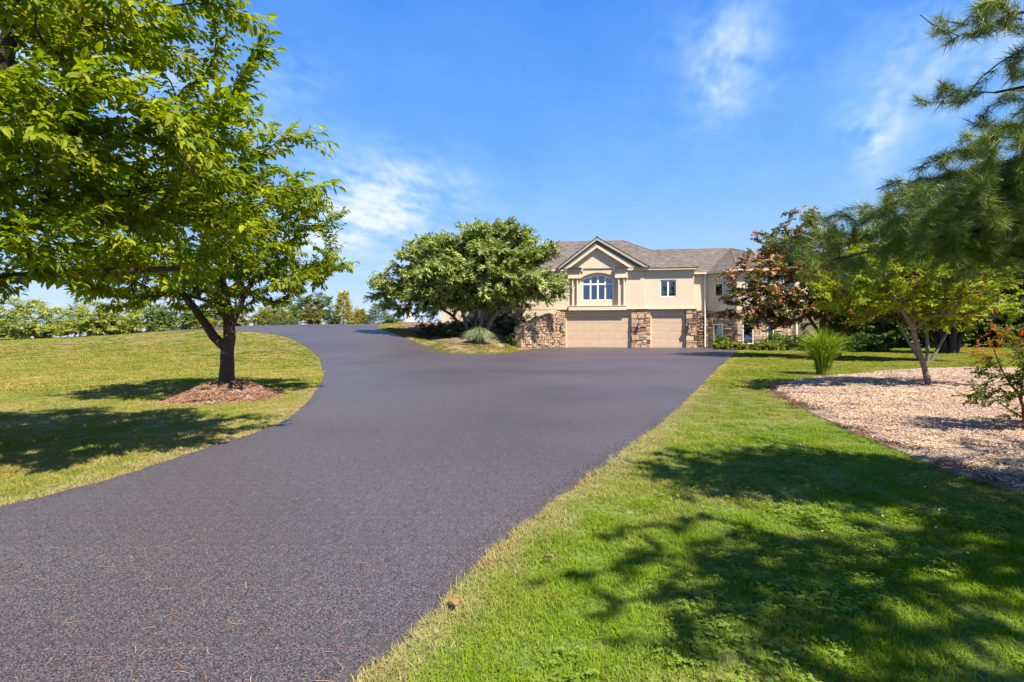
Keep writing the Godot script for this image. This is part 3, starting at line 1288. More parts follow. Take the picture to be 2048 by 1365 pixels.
	for i in fo.size():
		var j := (i + 1) % fo.size()
		put("frame", prism(PackedVector2Array([fo[i], fo[j], fi[j], fi[i]]), zz - 0.05, zz + 0.05), M.frame, win)
	var bay := (3.55 - 1.34) / 4
	for k in range(1, 4):
		var mx := 1.34 + bay * k
		var half := 0.055 if k != 2 else 0.06
		box("mullion", mx - half, mx + half, 3.67, 5.36 if k != 2 else 5.44, zz - 0.045, zz + 0.045, M.frame, win)
	box("transom", 1.34, 3.55, 4.78, 4.9, zz - 0.04, zz + 0.052, M.frame, win)
	for k in 4:
		var a := 1.34 + bay * k + (0.0 if k == 0 else 0.055)
		var b := 1.34 + bay * (k + 1) - (0.0 if k == 3 else 0.055)
		box("pane", a, b, 3.67, 4.78, zz - 0.02, zz - 0.01, M.glass, win)
		var strip := PackedVector2Array([Vector2(a, 4.9), Vector2(b, 4.9), Vector2(b, 6.0), Vector2(a, 6.0)])
		for piece in Geometry2D.intersect_polygons(strip, fi):
			put("pane", prism(piece, zz - 0.02, zz - 0.01), M.glass, win)
	sash(h, 7.07, 7.635, 3.84, 5.09, -0.42, 0.055, M.glass)
	sash(h, 7.635, 8.19, 3.84, 5.09, -0.42, 0.055, M.glass)
	box("ceiling_slab", -6.0, 9.2, 5.72, 5.8, -9.3, -0.75, M.concrete, h)
	# gable: outer rake boards, grey frieze, inner rake moulding
	var A := Vector2(2.34, 8.26)
	var L := Vector2(-0.62, 5.98)
	var R := Vector2(6.1, 5.98)
	var iA := Vector2(2.34, 7.72)
	var iL := Vector2(-0.08, 5.98)
	var iR := Vector2(5.02, 5.98)
	var wide := 0.24
	var dl := Vector2(0, -0.2)
	put("rake_board", prism(PackedVector2Array([L, A, A + dl, L + Vector2(0.2, 0.0)]), 0.24, 0.38), M.rake, h)
	put("rake_board", prism(PackedVector2Array([A, R, R + Vector2(-0.32, 0.0), A + dl]), 0.24, 0.38), M.rake, h)
	put("frieze", prism(PackedVector2Array([L + Vector2(0.2, 0), A + dl, iA, iL]), 0.14, 0.27), M.frieze, h)
	put("frieze", prism(PackedVector2Array([A + dl, R + Vector2(-0.32, 0), iR, iA]), 0.14, 0.27), M.frieze, h)
	put("rake_moulding", prism(PackedVector2Array([iL, iA, iA + Vector2(0, -0.2), iL + Vector2(0.32, 0.0)]), 0.0, 0.31), M.trim, h)
	put("rake_moulding", prism(PackedVector2Array([iA, iR, iR + Vector2(-0.32, 0.0), iA + Vector2(0, -0.2)]), 0.0, 0.31), M.trim, h)
	# cornice returns and gutters
	box("cornice", 0.02, 1.32, 5.76, 5.96, -0.02, 0.28, M.trim, h)
	put("return_roof", prism(PackedVector2Array([Vector2(0.1, 5.96), Vector2(1.26, 5.96), Vector2(0.95, 6.07), Vector2(0.35, 6.07)]), 0.0, 0.44), M.flashing, h)
	box("cornice", 3.56, 6.15, 5.78, 5.97, -0.02, 0.28, M.trim, h)
	put("return_roof", prism(PackedVector2Array([Vector2(3.62, 5.97), Vector2(4.66, 5.97), Vector2(4.5, 6.08), Vector2(3.9, 6.1)]), 0.0, 0.44), M.flashing, h)
	put("return_roof", prism(PackedVector2Array([Vector2(5.05, 5.97), Vector2(5.98, 5.97), Vector2(5.2, 6.02)]), 0.3, 0.44), M.flashing, h)
	box("gutter", 6.15, 9.72, 5.82, 5.97, -0.14, 0.02, M.trim, h)
	box("soffit", 5.9, 9.7, 5.8, 5.83, -0.72, -0.12, M.trim, h)
	box("gutter", -6.6, 0.02, 5.82, 5.96, 0.1, 0.24, M.trim, h)
	box("soffit", -6.6, 0.0, 5.8, 5.82, -0.3, 0.1, M.trim, h)
	# roofs: hipped block behind the gable, gable roof, wing
	var e := 5.96
	var r1 := Vector3(-1.7, 9.0, -4.9)
	var r2 := Vector3(4.75, 9.0, -4.9)
	var c1 := Vector3(-6.65, e, 0.06)
	var c2 := Vector3(9.74, e, 0.06)
	var c3 := Vector3(9.74, e, -10.0)
	var c4 := Vector3(-6.65, e, -10.0)
	roof_plane(h, [r1, r2, c2, c1])
	roof_plane(h, [r2, c3, c2])
	roof_plane(h, [r1, c1, c4])
	roof_plane(h, [r2, r1, c4, c3])
	for s in [[r1, r2], [r2, c2], [r1, c1], [r2, c3], [r1, c4]]:
		ridge_cap(h, s[0], s[1])
	var g0 := Vector3(2.34, 8.30, 0.40)
	var g1 := Vector3(2.34, 8.30, -4.0)
	roof_plane(h, [g0, g1, Vector3(-0.72, 5.98, -4.0), Vector3(-0.72, 5.98, 0.40)])
	roof_plane(h, [g1, g0, Vector3(6.2, 5.98, 0.40), Vector3(6.2, 5.98, -4.0)])
	ridge_cap(h, g0, g1)
	# wing to the right
	var w1 := Vector3(6.0, 8.2, -5.2)
	var w2 := Vector3(13.6, 8.2, -5.2)
	var p0 := Vector3(10.7, 5.74, -1.1)
	var p1 := Vector3(12.4, 5.74, 0.35)
	var p2 := Vector3(18.4, 5.74, 0.35)
	var p3 := Vector3(18.4, 5.74, -10.0)
	roof_plane(h, [w1, w2, p0, Vector3(8.0, 5.74, -1.1)])
	roof_plane(h, [w2, p1, p0])
	roof_plane(h, [w2, p2, p1])
	roof_plane(h, [w2, p3, p2])
	for s in [[w1, w2], [w2, p1], [w2, p2], [w2, p3]]:
		ridge_cap(h, s[0], s[1])
	# recess and wing walls
	box("recess_wall", 9.5, 10.9, 2.82, 5.7, -1.9, -1.45, M.stucco, h)
	box("gutter", 9.5, 10.72, 5.6, 5.74, -1.25, -1.08, M.trim, h)
	var ang := atan2(1.45, 1.7)
	var wing := Node3D.new()
	wing.name = "angled_wall"
	h.add_child(wing)
	wing.position = Vector3(10.75, 0, -1.45)
	wing.rotation.y = -ang
	var wl := 2.22
	# local x runs along the wall, z outward
	box("stucco", 0.0, wl, 2.8, 5.7, -0.4, 0.0, M.stucco, wing)
	box("mortar_core", 0.0, wl, 0.0, 2.8, -0.45, -0.06, M.mortar, wing)
	lay_stones(wing, Transform3D(Basis(), Vector3(0, 0, -0.02)), 0.0, 0.45, 2.78, 0.16, 0.36, 0.22, 0.46, 0.12, warm)
	lay_stones(wing, Transform3D(Basis(), Vector3(0, 1.82, -0.02)), 0.45, 1.25, 0.96, 0.2, 0.34, 0.3, 0.6, 0.12, warm)
	lay_stones(wing, Transform3D(Basis(), Vector3(0, 0, -0.02)), 1.25, wl, 2.78, 0.16, 0.36, 0.3, 0.6, 0.12, warm)
	sash(wing, 0.47, 1.23, 0.3, 1.8, 0.02, 0.07, M.glass)
	sash(wing, 0.6, 1.25, 3.85, 4.85, 0.03, 0.06, M.glass)
	box("gutter", -0.1, wl + 0.1, 5.6, 5.74, 0.22, 0.38, M.trim, wing)
	box("wing_stucco", 12.43, 18.1, 2.8, 5.7, -0.4, 0.0, M.stucco, h)
	box("wing_core", 12.43, 18.1, 0.0, 2.8, -0.45, -0.06, M.mortar, h)
	box("side_wall", 17.8, 18.1, 0.0, 5.7, -9.5, -0.45, M.stucco, h)
	var front := Node3D.new()
	front.name = "wing_stone_wall"
	h.add_child(front)
	for q in [[12.45, 12.8, 0.0, 2.78], [12.8, 13.6, 1.85, 0.93], [13.6, 14.5, 0.0, 2.78], [14.5, 15.0, 1.85, 0.93], [15.0, 16.4, 0.0, 2.78]]:
		var x0: float = q[0]
		var x1: float = q[1]
		lay_stones(front, Transform3D(Basis(), Vector3(0, q[2], -0.02)), x0, x1, q[3], 0.18, 0.38, 0.3, 0.7, 0.12, warm)
	sash(h, 12.82, 13.58, 0.3, 1.82, 0.02, 0.07, M.glass)
	sash(h, 14.52, 14.98, 0.3, 1.82, 0.02, 0.07, M.glass)
	sash(h, 13.1, 13.9, 3.9, 4.95, 0.03, 0.06, M.glass)
	sash(h, 15.6, 16.4, 3.9, 4.95, 0.03, 0.06, M.glass)
	box("gutter", 12.4, 18.4, 5.6, 5.74, 0.22, 0.38, M.trim, h)
	box("downspout", 10.5, 10.59, 0.05, 5.6, -1.36, -1.27, M.pipe, h)
	box("downspout", 16.45, 16.54, 0.05, 5.6, 0.12, 0.21, M.pipe, h)
	# left wing on the higher ground
	box("left_wing_wall", -10.6, -6.36, 1.6, 5.6, -9.0, -3.4, M.stucco, h)
	roof_plane(h, [Vector3(-9.0, 8.0, -6.2), Vector3(-4.0, 8.0, -6.2), Vector3(-4.0, 5.7, -2.9), Vector3(-11.2, 5.7, -2.9)])
	roof_plane(h, [Vector3(-9.0, 8.0, -6.2), Vector3(-11.2, 5.7, -2.9), Vector3(-11.2, 5.7, -9.5)])
	lantern(h, -0.27, 1.68, 0.05)
	lantern(h, 5.42, 1.68, 0.08)
	lantern(h, 9.08, 1.68, -0.16)

	var gw := thing("garden_wall", "low white wall end past the large tree, on the crest", "garden wall", Vector3(-10.4, ground_y(-10.4, 51.0), -51.0))
	box("wall", -0.32, 0.32, -0.2, 1.3, -0.3, 0.3, M.frame, gw)
	box("coping", -0.4, 0.4, 1.3, 1.38, -0.38, 0.38, M.trim, gw)

func retaining_wall() -> void:
	# from the corner of the garage down toward the drive
	var near := Vector2(0.72, 33.4)
	var far := Vector2(3.62, 38.05)
	var len := near.distance_to(far)
	var dir := Vector3(far.x - near.x, 0, -(far.y - near.y)).normalized()
	var w := thing("retaining_wall", "rough brown stone retaining wall sloping down beside the wide garage door", "retaining wall", Vector3(near.x, 0.8, -near.y))
	w.rotation.y = atan2(-dir.z, dir.x)
	# local x up the wall; +z faces the drive
	var h0 := 1.62
	var h1 := 2.98
	put("core", prism(PackedVector2Array([Vector2(0, -0.3), Vector2(len, -0.3), Vector2(len, h1 - 0.05), Vector2(0, h0 - 0.05)]), -0.55, -0.08), M.mortar, w)
	var n := lay_stones(w, Transform3D(Basis(), Vector3(0, 0, -0.07)), 0.0, len, h1 - 0.04, 0.13, 0.25, 0.13, 0.30, 0.2, [0, 1, 2, 3, 6, 7, 4, 3, 6], h0, h1)
	lay_stones(w, Transform3D(Basis(Vector3.UP, -PI / 2), Vector3(-0.02, 0, -0.6)), 0.0, 0.6, h0, 0.28, 0.45, 0.6, 0.7, 0.14, [1, 3, 6])
	for k in 9:
		var a := len * k / 9.0
		var b := len * (k + 1) / 9.0 - 0.02
		put("coping", prism(PackedVector2Array([Vector2(a - 0.03, lerpf(h0, h1, a / len) - 0.05), Vector2(b, lerpf(h0, h1, b / len) - 0.05), Vector2(b, lerpf(h0, h1, b / len) + 0.03), Vector2(a - 0.03, lerpf(h0, h1, a / len) + 0.03)]), -0.66, 0.07), M["stone%d" % [7, 3, 6][k % 3]], w)

# ---------------------------------------------------------------- lawn, mulch
func grass_patch(blades: int, radius: float, seed_: int, h0: float, h1: float, wide: float) -> ArrayMesh:
	var r := RandomNumberGenerator.new()
	r.seed = seed_
	var v := PackedVector3Array()
	var col := PackedColorArray()
	var idx := PackedInt32Array()
	for b in blades:
		var a := r.randf() * TAU
		var q := sqrt(r.randf()) * radius
		var at := Vector3(cos(a) * q, -0.01, sin(a) * q)
		var yaw := r.randf() * TAU
		var side := Vector3(cos(yaw), 0, sin(yaw)) * wide * r.randf_range(0.6, 1.2)
		var lean := Vector3(-sin(yaw), 0, cos(yaw)) * r.randf_range(-1.7, 1.7)
		var h := r.randf_range(h0, h1)
		var s := r.randf_range(0.7, 1.25)
		var c := Color(s, s, s)
		if r.randf() < 0.16:
			c = Color(1.8 * s, 1.35 * s, 2.2 * s)
		elif r.randf() < 0.25:
			c = Color(0.75 * s, 0.95 * s, 0.9 * s)
		var n := v.size()
		v.append_array([at - side, at + side, at + lean * h * 0.35 + Vector3.UP * h * 0.6 - side * 0.8, at + lean * h * 0.35 + Vector3.UP * h * 0.6 + side * 0.8, at + lean * h * 1.0 + Vector3.UP * h * 0.95])
		for k in 5:
			col.append(c)
		idx.append_array([n, n + 2, n + 1, n + 1, n + 2, n + 3, n + 2, n + 4, n + 3])
	return mesh_of(v, idx, col, false)

func lawns() -> void:
	var near_p := [[], [], []]
	var near_c := [[], [], []]
	var far_p := []
	var far_c := []
	var dry_p := []
	var dry_c := []
	var clover_p := []
	var clover_c := []
	var bloom_p := []
	var bloom_c := []
	# rings of distance with their own density
	for band in [[1.0, 4.0, 210.0], [4.0, 7.0, 130.0], [7.0, 12.0, 70.0], [12.0, 20.0, 30.0], [20.0, 30.0, 14.0], [30.0, 46.0, 7.0]]:
		var area: float = (band[1] * band[1] - band[0] * band[0]) * 1.25
		for k in int(area * band[2]):
			var d := sqrt(rnd(band[0] * band[0], band[1] * band[1]))
			var x := rnd(-1.25, 1.25) * d
			var p := Vector2(x, d)
			if inside(p, drive_poly) or inside(p, bed_poly) or inside(p, house_poly):
				continue
			if d > 29.0 and x > 14.3 and x < 25.0 and d > 33.0:
				continue
			if d > 42.0 and x < -17.0:
				continue
			if Vector2(x + 6.25, (d - 10.95) * 1.05).length() < 1.05:
				continue
			var y := land(x, d)
			if inside(p, slope_poly):
				if soft_edge_distance(p) > 1.7 + 0.7 * patch_noise.get_noise_2d(x * 30, d * 30):
					continue
				y = bank(x, d)
			var c := turf(x, d)
			var verge := 9.0
			if d < 13.0:
				verge = edge_distance(p, drive_poly) if d < 9.0 or absf(x - (0.53 * d - 1.85)) < 1.0 or absf(x + 4.0) < 1.5 else 9.0
			var worn := clampf(1.0 - verge / 0.42 + 0.5 * patch_noise.get_noise_2d(x * 60, d * 60), 0.0, 1.0)
			c = blend(c, Color(0.46, 0.34, 0.18), worn * 0.85)
			var s := rnd(0.8, 1.25) * (1.0 if d < 12.0 else (1.5 if d < 20.0 else 2.3))
			var ys := (rnd(0.7, 1.15) if rng.randf() > 0.07 else rnd(1.2, 1.9)) * (1.0 if d < 12.0 else 0.85 if d < 20.0 else 0.8)
			var b := Basis(Vector3.UP, rnd(0, TAU)).scaled(Vector3(s, ys, s))
			var t := Transform3D(b, Vector3(x, y, -d))
			c = tinted(c, 0.13, 0.08)
			if d < 12.0:
				var which := rng.randi() % 3
				near_p[which].append(t)
				near_c[which].append(c)
				if worn > 0.35 and rng.randf() < 0.5:
					dry_p.append(t)
					dry_c.append(tinted(Color(0.50, 0.38, 0.21), 0.15, 0.05))
				if x > 0.53 * d - 1.0 and d < 9.0 and rng.randf() < 0.30 and patch_noise.get_noise_2d(x * 26 + 50, d * 26) > -0.02:
					clover_p.append(Transform3D(Basis(Vector3.UP, rnd(0, TAU)).scaled(Vector3.ONE * rnd(0.7, 1.2)), Vector3(x, y, -d)))
					clover_c.append(tinted(Color(0.17, 0.25, 0.03), 0.2, 0.08))
				if x > 0.53 * d and rng.randf() < 0.006:
					bloom_p.append(Transform3D(Basis(Vector3.UP, rnd(0, TAU)), Vector3(x, y + 0.05, -d)))
					bloom_c.append(Color(0.75, 0.72, 0.66))
			else:
				far_p.append(t)
				far_c.append(c)
	for k in 5200:
		var x := rnd(-13.0, 1.0)
		var d := rnd(28.5, 52.0)
		var p := Vector2(x, d)
		if not inside(p, slope_poly):
			continue
		var e := soft_edge_distance(p)
		if e > 2.1 + 1.2 * patch_noise.get_noise_2d(x * 24, d * 24) - (0.0 if x < -1.0 else 0.9):
			continue
		far_p.append(Transform3D(Basis(Vector3.UP, rnd(0, TAU)).scaled(Vector3(2.0, 0.8, 2.0)), Vector3(x, bank(x, d), -d)))
		far_c.append(tinted(blend(turf(x, d), Color(0.42, 0.34, 0.10), 0.35), 0.13, 0.08))
	var lawn := Node3D.new()
	lawn.name = "lawn_grass"
	add_child(lawn)
	stuff(lawn)
	lawn.set_meta("label", "mown green and straw coloured grass on both sides of the driveway")
	lawn.set_meta("category", "grass")
	for k in 3:
		stuff(scatter("grass", grass_patch(70, 0.11, 70 + k, 0.018, 0.05, 0.0021), M.grass, near_p[k], near_c[k], lawn))
	stuff(scatter("grass", grass_patch(95, 0.13, 80, 0.03, 0.07, 0.004), M.grass, far_p, far_c, lawn))
	stuff(scatter("straw", grass_patch(26, 0.10, 81, 0.03, 0.065, 0.0017), M.grass, dry_p, dry_c, lawn))
	stuff(scatter("clover", clover_mesh(), M.leaf_dull, clover_p, clover_c, lawn))
	var bm := SphereMesh.new()
	bm.radius = 0.0065
	bm.height = 0.012
	bm.radial_segments = 6
	bm.rings = 3
	stuff(scatter("clover_flower", bm, M.chip, bloom_p, bloom_c, lawn))
	print("grass ", near_p[0].size() * 3, " ", far_p.size(), " clover ", clover_p.size())

func clover_mesh() -> ArrayMesh:
	var v := PackedVector3Array()
	var col := PackedColorArray()
	var idx := PackedInt32Array()
	for b in 16:
		var a := rnd(0, TAU)
		var q := sqrt(rng.randf()) * 0.10
		var at := Vector3(cos(a) * q, rnd(0.02, 0.048), sin(a) * q)
		var s := rnd(0.75, 1.25)
		for l in 3:
			var yaw := a + TAU * l / 3.0 + rnd(-0.2, 0.2)
			var f := Vector3(cos(yaw), rnd(-0.25, 0.25), sin(yaw))
			var g := Vector3(-sin(yaw), rnd(-0.2, 0.2), cos(yaw))
			var n := v.size()
			var w := rnd(0.005, 0.0085)
			v.append_array([at, at + f * w * 1.0 + g * w, at + f * w * 1.0 - g * w, at + f * w * 2.0 + g * w * 0.6, at + f * w * 2.0 - g * w * 0.6])
			for k in 5:
				col.append(Color(s, s, s))
			idx.append_array([n, n + 1, n + 2, n + 1, n + 3, n + 2, n + 2, n + 3, n + 4])
	return mesh_of(v, idx, col, false)

func chip_patch(count: int, radius: float, size: float) -> ArrayMesh:
	var v := PackedVector3Array()
	var col := PackedColorArray()
	var idx := PackedInt32Array()
	for b in count:
		var a := rnd(0, TAU)
		var q := sqrt(rng.randf()) * radius
		var l := size * rnd(0.5, 1.6)
		var w := size * rnd(0.12, 0.3)
		var t := Transform3D(Basis(Vector3.UP, rnd(0, TAU)) * Basis(Vector3.RIGHT, rnd(-0.5, 0.5)) * Basis(Vector3.BACK, rnd(-0.45, 0.45)), Vector3(cos(a) * q, rnd(0.0, 0.03), sin(a) * q))
		var s := rnd(0.45, 1.5)
		var n := v.size()
		for p in [Vector3(-l, 0, -w), Vector3(l, 0, -w * 0.6), Vector3(l * 0.9, 0, w), Vector3(-l * 0.95, 0, w * 0.7), Vector3(0, w * 0.8, 0)]:
			v.append(t * p)
			col.append(Color(s, s * rnd(0.95, 1.02), s))
		idx.append_array([n, n + 1, n + 4, n + 1, n + 2, n + 4, n + 2, n + 3, n + 4, n + 3, n, n + 4])
	return mesh_of(v, idx, col, false)

func mulch() -> void:
	var pl := []
	var cl := []
	for k in 9000:
		var x := rnd(4.2, 18.2)
		var d := rnd(2.6, 18.0)
		if d > 10.0 and rng.randf() < 0.5:
			continue
		var p := Vector2(x, d)
		if absf(x) > d * 1.3 or not inside(p, bed_poly):
			continue
		var s := rnd(0.8, 1.3) * (1.0 if d < 9.0 else 1.4)
		pl.append(Transform3D(Basis(Vector3.UP, rnd(0, TAU)).scaled(Vector3.ONE * s), Vector3(x, bed_height(x, d) + 0.002, -d)))
		var n := patch_noise.get_noise_2d(x * 25, d * 25)
		cl.append(tinted(blend(Color(0.46, 0.32, 0.245), Color(0.54, 0.40, 0.25), 0.5 + n), 0.18, 0.06))
		if edge_distance(p, bed_poly) < 0.16 + 0.12 * n:
			cl[-1] = tinted(Color(0.22, 0.115, 0.07), 0.25, 0.05)
	for k in 1500:
		var x := rnd(-12.0, 3.0)
		var d := rnd(28.5, 44.0)
		var p := Vector2(x, d)
		if not inside(p, slope_poly) or soft_edge_distance(p) < 1.5 or inside(p, house_poly):
			continue
		pl.append(Transform3D(Basis(Vector3.UP, rnd(0, TAU)).scaled(Vector3.ONE * 2.4), Vector3(x, bank(x, d), -d)))
		cl.append(tinted(Color(0.33, 0.23, 0.17), 0.2, 0.06))
	var o := scatter("mulch_chips", chip_patch(110, 0.16, 0.02), M.chip, pl, cl)
	stuff(o)
	o.set_meta("label", "loose tan and brown bark chips covering the planting beds")
	o.set_meta("category", "mulch")
	# weeds in the bed
	var wp := []
	var wc := []
	for k in 70:
		var x := rnd(7.5, 10.5)
		var d := rnd(10.5, 15.0)
		if patch_noise.get_noise_2d(x * 60, d * 60) < 0.05:
			continue
		wp.append(Transform3D(Basis(Vector3.UP, rnd(0, TAU)).scaled(Vector3.ONE * rnd(0.8, 1.8)), Vector3(x, bed_height(x, d), -d)))
		wc.append(tinted(Color(0.12, 0.19, 0.035), 0.2, 0.1))
	var wd := scatter("weeds", clover_mesh(), M.leaf_dull, wp, wc)
	stuff(wd)
	wd.set_meta("label", "sparse green weeds sprouting in the tan mulch bed")
	wd.set_meta("category", "weeds")

	# mound round the foot of the young cherry
	var v := PackedVector3Array()
	var idx := PackedInt32Array()
	var cx := -6.25
	var cd := 10.95
	for ring in 9:
		for k in 40:
			var a := TAU * k / 40
			var u := ring / 8.0
			var rr := (1.16 + 0.12 * patch_noise.get_noise_2d(cos(a) * 60, sin(a) * 60 + 40)) * u
			var x := cx + cos(a) * rr
			var d := cd + sin(a) * rr
			var y := land(x, d) - 0.03 + 0.36 * (0.5 + 0.5 * cos(PI * pow(u, 1.15))) + patch_noise.get_noise_2d(x * 90, d * 90) * 0.03 * (1 - u)
			v.append(Vector3(x, y, -d))
			if ring > 0:
				var b := ring * 40 + k
				var nb := ring * 40 + (k + 1) % 40
				idx.append_array([b - 40, nb, b, b - 40, nb - 40, nb])
	var m := put("mulch_mound", mesh_of(v, idx), M.mulch)
	structure(m, "low round mound of bark mulch at the foot of the cherry tree", "mulch mound")
	var mp := []
	var mc := []
	for k in 420:
		var a := rnd(0, TAU)
		var u := sqrt(rng.randf()) * 1.05
		var x := cx + cos(a) * u * 1.15
		var d := cd + sin(a) * u * 1.15
		var y := land(x, d) - 0.02 + 0.36 * (0.5 + 0.5 * cos(PI * minf(1.0, pow(u, 1.15))))
		mp.append(Transform3D(Basis(Vector3.UP, rnd(0, TAU)), Vector3(x, y, -d)))
		mc.append(tinted(Color(0.33, 0.18, 0.115), 0.25, 0.05))
	var mo := scatter("mound_chips", chip_patch(60, 0.15, 0.028), M.chip, mp, mc)
	stuff(mo)
	mo.set_meta("label", "loose red brown bark chips on the cherry tree mound")
	mo.set_meta("category", "mulch")

# ---------------------------------------------------------------- trees
func leafy_near(tree: Node3D, t: Plant, from_chain: int, begin: float, per: float, base: Color, sunny: Color, leaf_len: float, leaf_wide: float, count: int, shoot: float, parts: int) -> void:
	# single leaves; the ones that show largest are parts of their own
	var sp := shoots(t, from_chain, begin, per, 0.35, 0.3)
	var sets := []
	for k in 5:
		sets.append(spray_places(count, shoot, 0.55, 1.1, 0.42, 1.25))
	var places := []
	var tints := []
	for s: Transform3D in sp:
		var c := tinted(blend(base, sunny, pow(rng.randf(), 1.4)), 0.14, 0.08)
		if rng.randf() < 0.006:
			c = Color(0.24, 0.12, 0.05)
		for l: Transform3D in sets[rng.randi() % 5]:
			places.append(s * l)
			tints.append(tinted(c, 0.2, 0.1))
	var order := range(places.size())
	var size := PackedFloat32Array()
	for pl: Transform3D in places:
		var w: Vector3 = tree.position + pl.origin
		size.append(-w.z if seen(w) else 99.0)
	order.sort_custom(func(a, b): return size[a] < size[b])
	var single := []
	for k in 4:
		single.append(leaf_shape(leaf_len, leaf_wide, 0.35, 0.22, blend(base, sunny, k * 0.2)))
	var rest := []
	var rest_c := []
	for i in order.size():
		if i < parts and size[order[i]] < 90.0:
			var o := put("leaf", single[i % 4], M.leaf, tree)
			o.transform = places[order[i]]
		else:
			rest.append(places[order[i]])
			rest_c.append(tints[order[i]])
	stuff(scatter("crown", leaf_shape(leaf_len, leaf_wide, 0.35, 0.22), M.leaf, rest, rest_c, tree))
	print(tree.name, " leaves ", places.size())

func trees_left() -> void:
	var green := Color(0.15, 0.22, 0.014)
	var lime := Color(0.36, 0.38, 0.015)
	# cherry on the mound
	var foot := Vector3(-6.25, land(-6.25, 10.95) + 0.28, -10.95)
	var tr := thing("cherry_tree", "young cherry tree with forked dark trunk standing in the round mulch mound", "tree", foot, 0.0, "cherry trees on the lawn")
	var t := Plant.new()
	limb(t, [Vector3(0, -0.25, 0), Vector3(0.0, 0.3, 0), Vector3(0.02, 0.8, 0), Vector3(0.06, 1.22, 0), Vector3(0.02, 1.7, 0.03), Vector3(-0.08, 2.3, 0.05), Vector3(0.0, 3.0, 0.1)], 0.168, 0.07)
	var fork := nearest(t, Vector3(0.0, 0.85, 0))
	limb(t, [Vector3(0.0, 0.80, 0.02), Vector3(-0.22, 1.02, 0.05), Vector3(-0.5, 1.45, 0.1), Vector3(-0.8, 1.95, 0.2), Vector3(-1.3, 2.5, 0.3)], 0.11, 0.05, fork)
	limb(t, [Vector3(0.06, 1.22, 0), Vector3(0.2, 1.65, -0.1), Vector3(0.35, 2.2, -0.3), Vector3(0.8, 2.8, -0.5)], 0.08, 0.04, nearest(t, Vector3(0.06, 1.2, 0)))
	limb(t, [Vector3(-0.02, 1.5, 0.02), Vector3(-0.6, 1.85, -0.3), Vector3(-1.5, 2.05, -0.4)], 0.05, 0.03, nearest(t, Vector3(0.0, 1.5, 0)))
	var first := t.p.size()
	var nt := t.chains.size()
	grow(t, in_blobs([[Vector3(-0.2, 3.2, 0), Vector3(2.7, 1.75, 2.3)], [Vector3(1.15, 2.55, 0.2), Vector3(1.7, 0.5, 1.5)], [Vector3(-1.6, 2.3, 0.1), Vector3(1.8, 0.75, 1.6)], [Vector3(0.3, 4.3, 0), Vector3(1.7, 0.9, 1.5)]], 330, 0.12, 0.24), 10, 0.2, 0.06, 0.0055)
	put("trunk", wood(t, 0, nt, 12, 0.35), M.bark, tr)
	stuff(put("branches", wood(t, nt, t.chains.size(), 5), M.bark, tr))
	leafy_near(tr, t, nt, 0.15, 4.2, green, lime, 0.112, 0.05, 11, 0.34, 300)

	# cherry whose trunk stands left of the frame
	foot = Vector3(-7.0, land(-7.0, 5.3), -5.3)
	tr = thing("cherry_tree", "large cherry tree overhanging the upper corner with long drooping leaves", "tree", foot, 0.0, "cherry trees on the lawn")
	t = Plant.new()
	limb(t, [Vector3(0, -0.2, 0), Vector3(0.05, 0.6, 0), Vector3(0.2, 1.2, 0), Vector3(0.55, 2.0, 0.05), Vector3(1.1, 2.9, 0.1), Vector3(1.7, 3.7, 0.2), Vector3(2.0, 4.6, 0.3)], 0.2, 0.06)
	limb(t, [Vector3(0.2, 1.2, 0), Vector3(0.9, 1.65, 0.1), Vector3(1.7, 2.0, 0.1), Vector3(2.6, 2.1, 0.0), Vector3(3.4, 2.15, -0.1)], 0.085, 0.025, nearest(t, Vector3(0.2, 1.2, 0)))
	limb(t, [Vector3(0.55, 2.0, 0.05), Vector3(1.4, 2.6, -0.3), Vector3(2.4, 3.1, -0.6), Vector3(3.4, 3.3, -0.8)], 0.08, 0.03, nearest(t, Vector3(0.55, 2.0, 0)))
	limb(t, [Vector3(0.2, 1.3, 0), Vector3(-0.4, 2.2, 0.4), Vector3(-0.6, 3.4, 0.8), Vector3(-0.3, 4.6, 1.0)], 0.1, 0.05, nearest(t, Vector3(0.2, 1.2, 0)))
	limb(t, [Vector3(0.8, 2.5, 0.05), Vector3(1.3, 3.0, 0.8), Vector3(1.9, 3.5, 1.4)], 0.07, 0.03, nearest(t, Vector3(0.8, 2.5, 0)))
	nt = t.chains.size()
	grow(t, in_blobs([[Vector3(1.5, 3.1, 0.2), Vector3(2.9, 1.55, 1.6)], [Vector3(2.3, 2.6, -0.1), Vector3(2.1, 0.62, 1.2)], [Vector3(3.1, 3.35, -0.4), Vector3(2.1, 0.8, 1.2)], [Vector3(1.4, 4.7, 0.3), Vector3(2.9, 1.2, 1.8)], [Vector3(-1.4, 3.2, 0.2), Vector3(1.5, 1.6, 1.7)]], 420, 0.06, 0.24), 8, 0.2, 0.06, 0.0058)
	put("trunk", wood(t, 0, nt, 12, 0.3), M.bark, tr)
	stuff(put("branches", wood(t, nt, t.chains.size(), 5), M.bark, tr))
	leafy_near(tr, t, nt, 0.1, 5.0, green, lime, 0.112, 0.048, 12, 0.38, 300)

